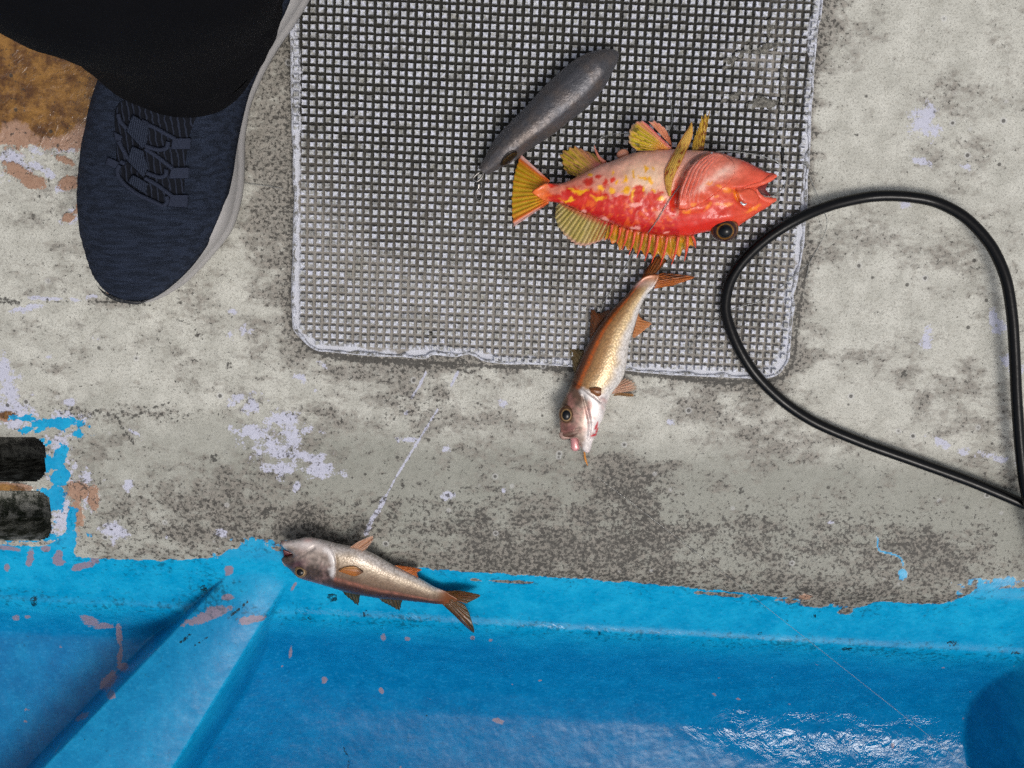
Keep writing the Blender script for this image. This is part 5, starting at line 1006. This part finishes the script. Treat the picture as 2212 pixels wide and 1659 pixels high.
# ------------------------------------------------------------------ black hose
kh = M('black_hose_rubber'); nh = kh.noise(220, 3); kh.set('Base Color', S(11, 11, 12)).set('Specular IOR Level', 0.22).set('Roughness', kh.ramp(nh, 0.3, 0.8, 0.16, 0.28)); kh.bump(nh, 0.12, 0.0008)
HP = [(2420, 1160, .010), (2300, 1125, .008), (2205, 1086, .0045), (2100, 1042, .0042), (1980, 998, .0042), (1860, 955, .0042), (1760, 912, .0042), (1690, 866, .0045), (1630, 806, .0085), (1590, 740, .0100), (1567, 670, .0100), (1576, 610, .0100), (1606, 562, .0100), (1660, 512, .0100), (1730, 470, .0098), (1800, 442, .0065), (1880, 425, .0048), (1950, 424, .006), (2020, 436, .007), (2085, 470, .010), (2140, 530, .013), (2172, 600, .015), (2186, 680, .015), (2192, 770, .014), (2196, 860, .0135), (2203, 960, .013), (2214, 1050, .013), (2232, 1120, .0125), (2270, 1230, .012), (2330, 1420, .004)]
HP = np.array(HP); hw_ = at(HP[:, 0], HP[:, 1], HP[:, 2])
hose = tube('hose', hw_, 0.0035, kh.m, None, seg=20, n=260); tag(hose, 'black rubber hose looping across the mat corner and deck', 'hose')

# ------------------------------------------------------------------ fishing lines, hook, bits
kf = M('monofilament'); kf.set('Base Color', S(190, 192, 190)).set('Roughness', 0.2).set('Transmission Weight', 0.75).set('IOR', 1.5)
def line(label, pts, zf, r=0.00026, n=None, name='fishing_line', mat=None, cat='fishing line', grp='loose fishing line'):
    P = np.array([p[:2] for p in pts], float)
    if callable(zf): W = zf(P)
    else: W = at(P[:, 0], P[:, 1], np.broadcast_to(zf, len(P)))
    o = tube(name, W, r, mat or kf.m, None, seg=6, n=n or len(P) * 8); tag(o, label, cat, grp); return o
line('clear leader looping out of the red fish mouth back to its throat', [(1644, 424), (1667, 424), (1690, 408), (1699, 385), (1694, 362), (1672, 346), (1640, 336), (1600, 329), (1560, 327), (1540, 330)], np.array([RFZ + .004, RFZ + .005, .016, .011, .010, .011, .014, .018, RFZ + .003, RFZ + .004]), 0.00033)
def over_fish(P):
    z = np.array([max(RS.z_at(a, b) if inpoly(np.array([a]), np.array([b]), c2(rf_poly))[0] else ZT, ZT) for a, b in P]) + 0.0007; return at(P[:, 0], P[:, 1], z)
line('pale line crossing the red fish body down to the mat', [(1468, 402), (1458, 415), (1446, 432), (1432, 455), (1418, 478), (1402, 500), (1390, 512), (1370, 540), (1352, 575), (1330, 612), (1305, 655), (1292, 690)], over_fish, 0.00034)
line('thin line on the mat above the red fish, by its belly fin', [(1438, 180), (1450, 230), (1452, 262), (1444, 285), (1428, 300)], np.array([ZT + .0003, ZT + .0003, .009, .016, .020]))
line('thin line curling from the red fish belly fin over the mat', [(1282, 318), (1286, 306), (1300, 297), (1322, 290), (1350, 288), (1372, 291)], np.array([.010, .010, .009, .011, .016, .021]))
line('thin line draped over the hose at the mat edge', [(1733, 340), (1745, 372), (1763, 415), (1776, 448), (1786, 474), (1784, 496), (1770, 530), (1750, 566), (1742, 600)], np.array([.0065, .002, .002, .008, .0118, .006, .001, .001, .0012]))
line('thin line running under the hose across the mat corner', [(1745, 570), (1700, 610), (1645, 650), (1600, 662), (1560, 678), (1530, 706), (1480, 760)], ZT + 0.0004, 0.00026)
tE = np.linspace(0, 1, 24)[:, None]; e0, e1, e2 = at(1290, 1030, 0.001), at(1560, 1236, -0.006), at(2260, 1790, 0.03)
ewW = np.vstack([e0 * (1 - tE) + e1 * tE, (e1 * (1 - tE) + e2 * tE)[1:]]); ew = np.stack(sheet(ewW[:, 0], ewW[:, 1], ewW[:, 2]), -1)
def taut(P): return ewW
line('long thin line running from the deck out over the blue gutter', ew, taut, 0.00013, 120)
line('short thin line between the sneaker sole and the mat', [(515, 392), (545, 398), (580, 402), (612, 408)], 0.0012, 0.00026)
khk = M('hook_steel'); khk.set('Base Color', (0.8, 0.8, 0.8)).set('Metallic', 1.0).set('Roughness', 0.15)
o = tube('fish_hook', at(*c2([(1722, 728), (1736, 742), (1752, 745), (1762, 738)]).T, RFZ + 0.0135), [0.0006, 0.0008, 0.0008, 0.0004], khk.m, None, seg=8, n=24); tag(o, 'small steel hook glinting in the red fish jaw', 'hook')
zh = RS.z_at(*c2([(1525, 398)])[0]); o = tube('crimp_bead', at(*c2([(1517, 404), (1525, 398), (1532, 392)]).T, zh + 0.0006), [0.0007, 0.0012, 0.0007], khk.m, None, seg=10, n=14); tag(o, 'tiny bright metal bead at the red fish throat', 'bead')
kor = M('bait_strip'); kor.set('Base Color', S(196, 130, 60)).set('Roughness', 0.4)
o = tube('bait_strip', at(*c3([(340, 1440), (338, 1480), (342, 1530), (352, 1565), (362, 1590)]).T, np.array([.010, .009, .004, .0016, .001])), [0.0004, 0.0006, 0.0007, 0.0008, 0.0003], kor.m, None, seg=8, n=30); tag(o, 'thin orange bait strip hanging from the golden fish mouth', 'bait')
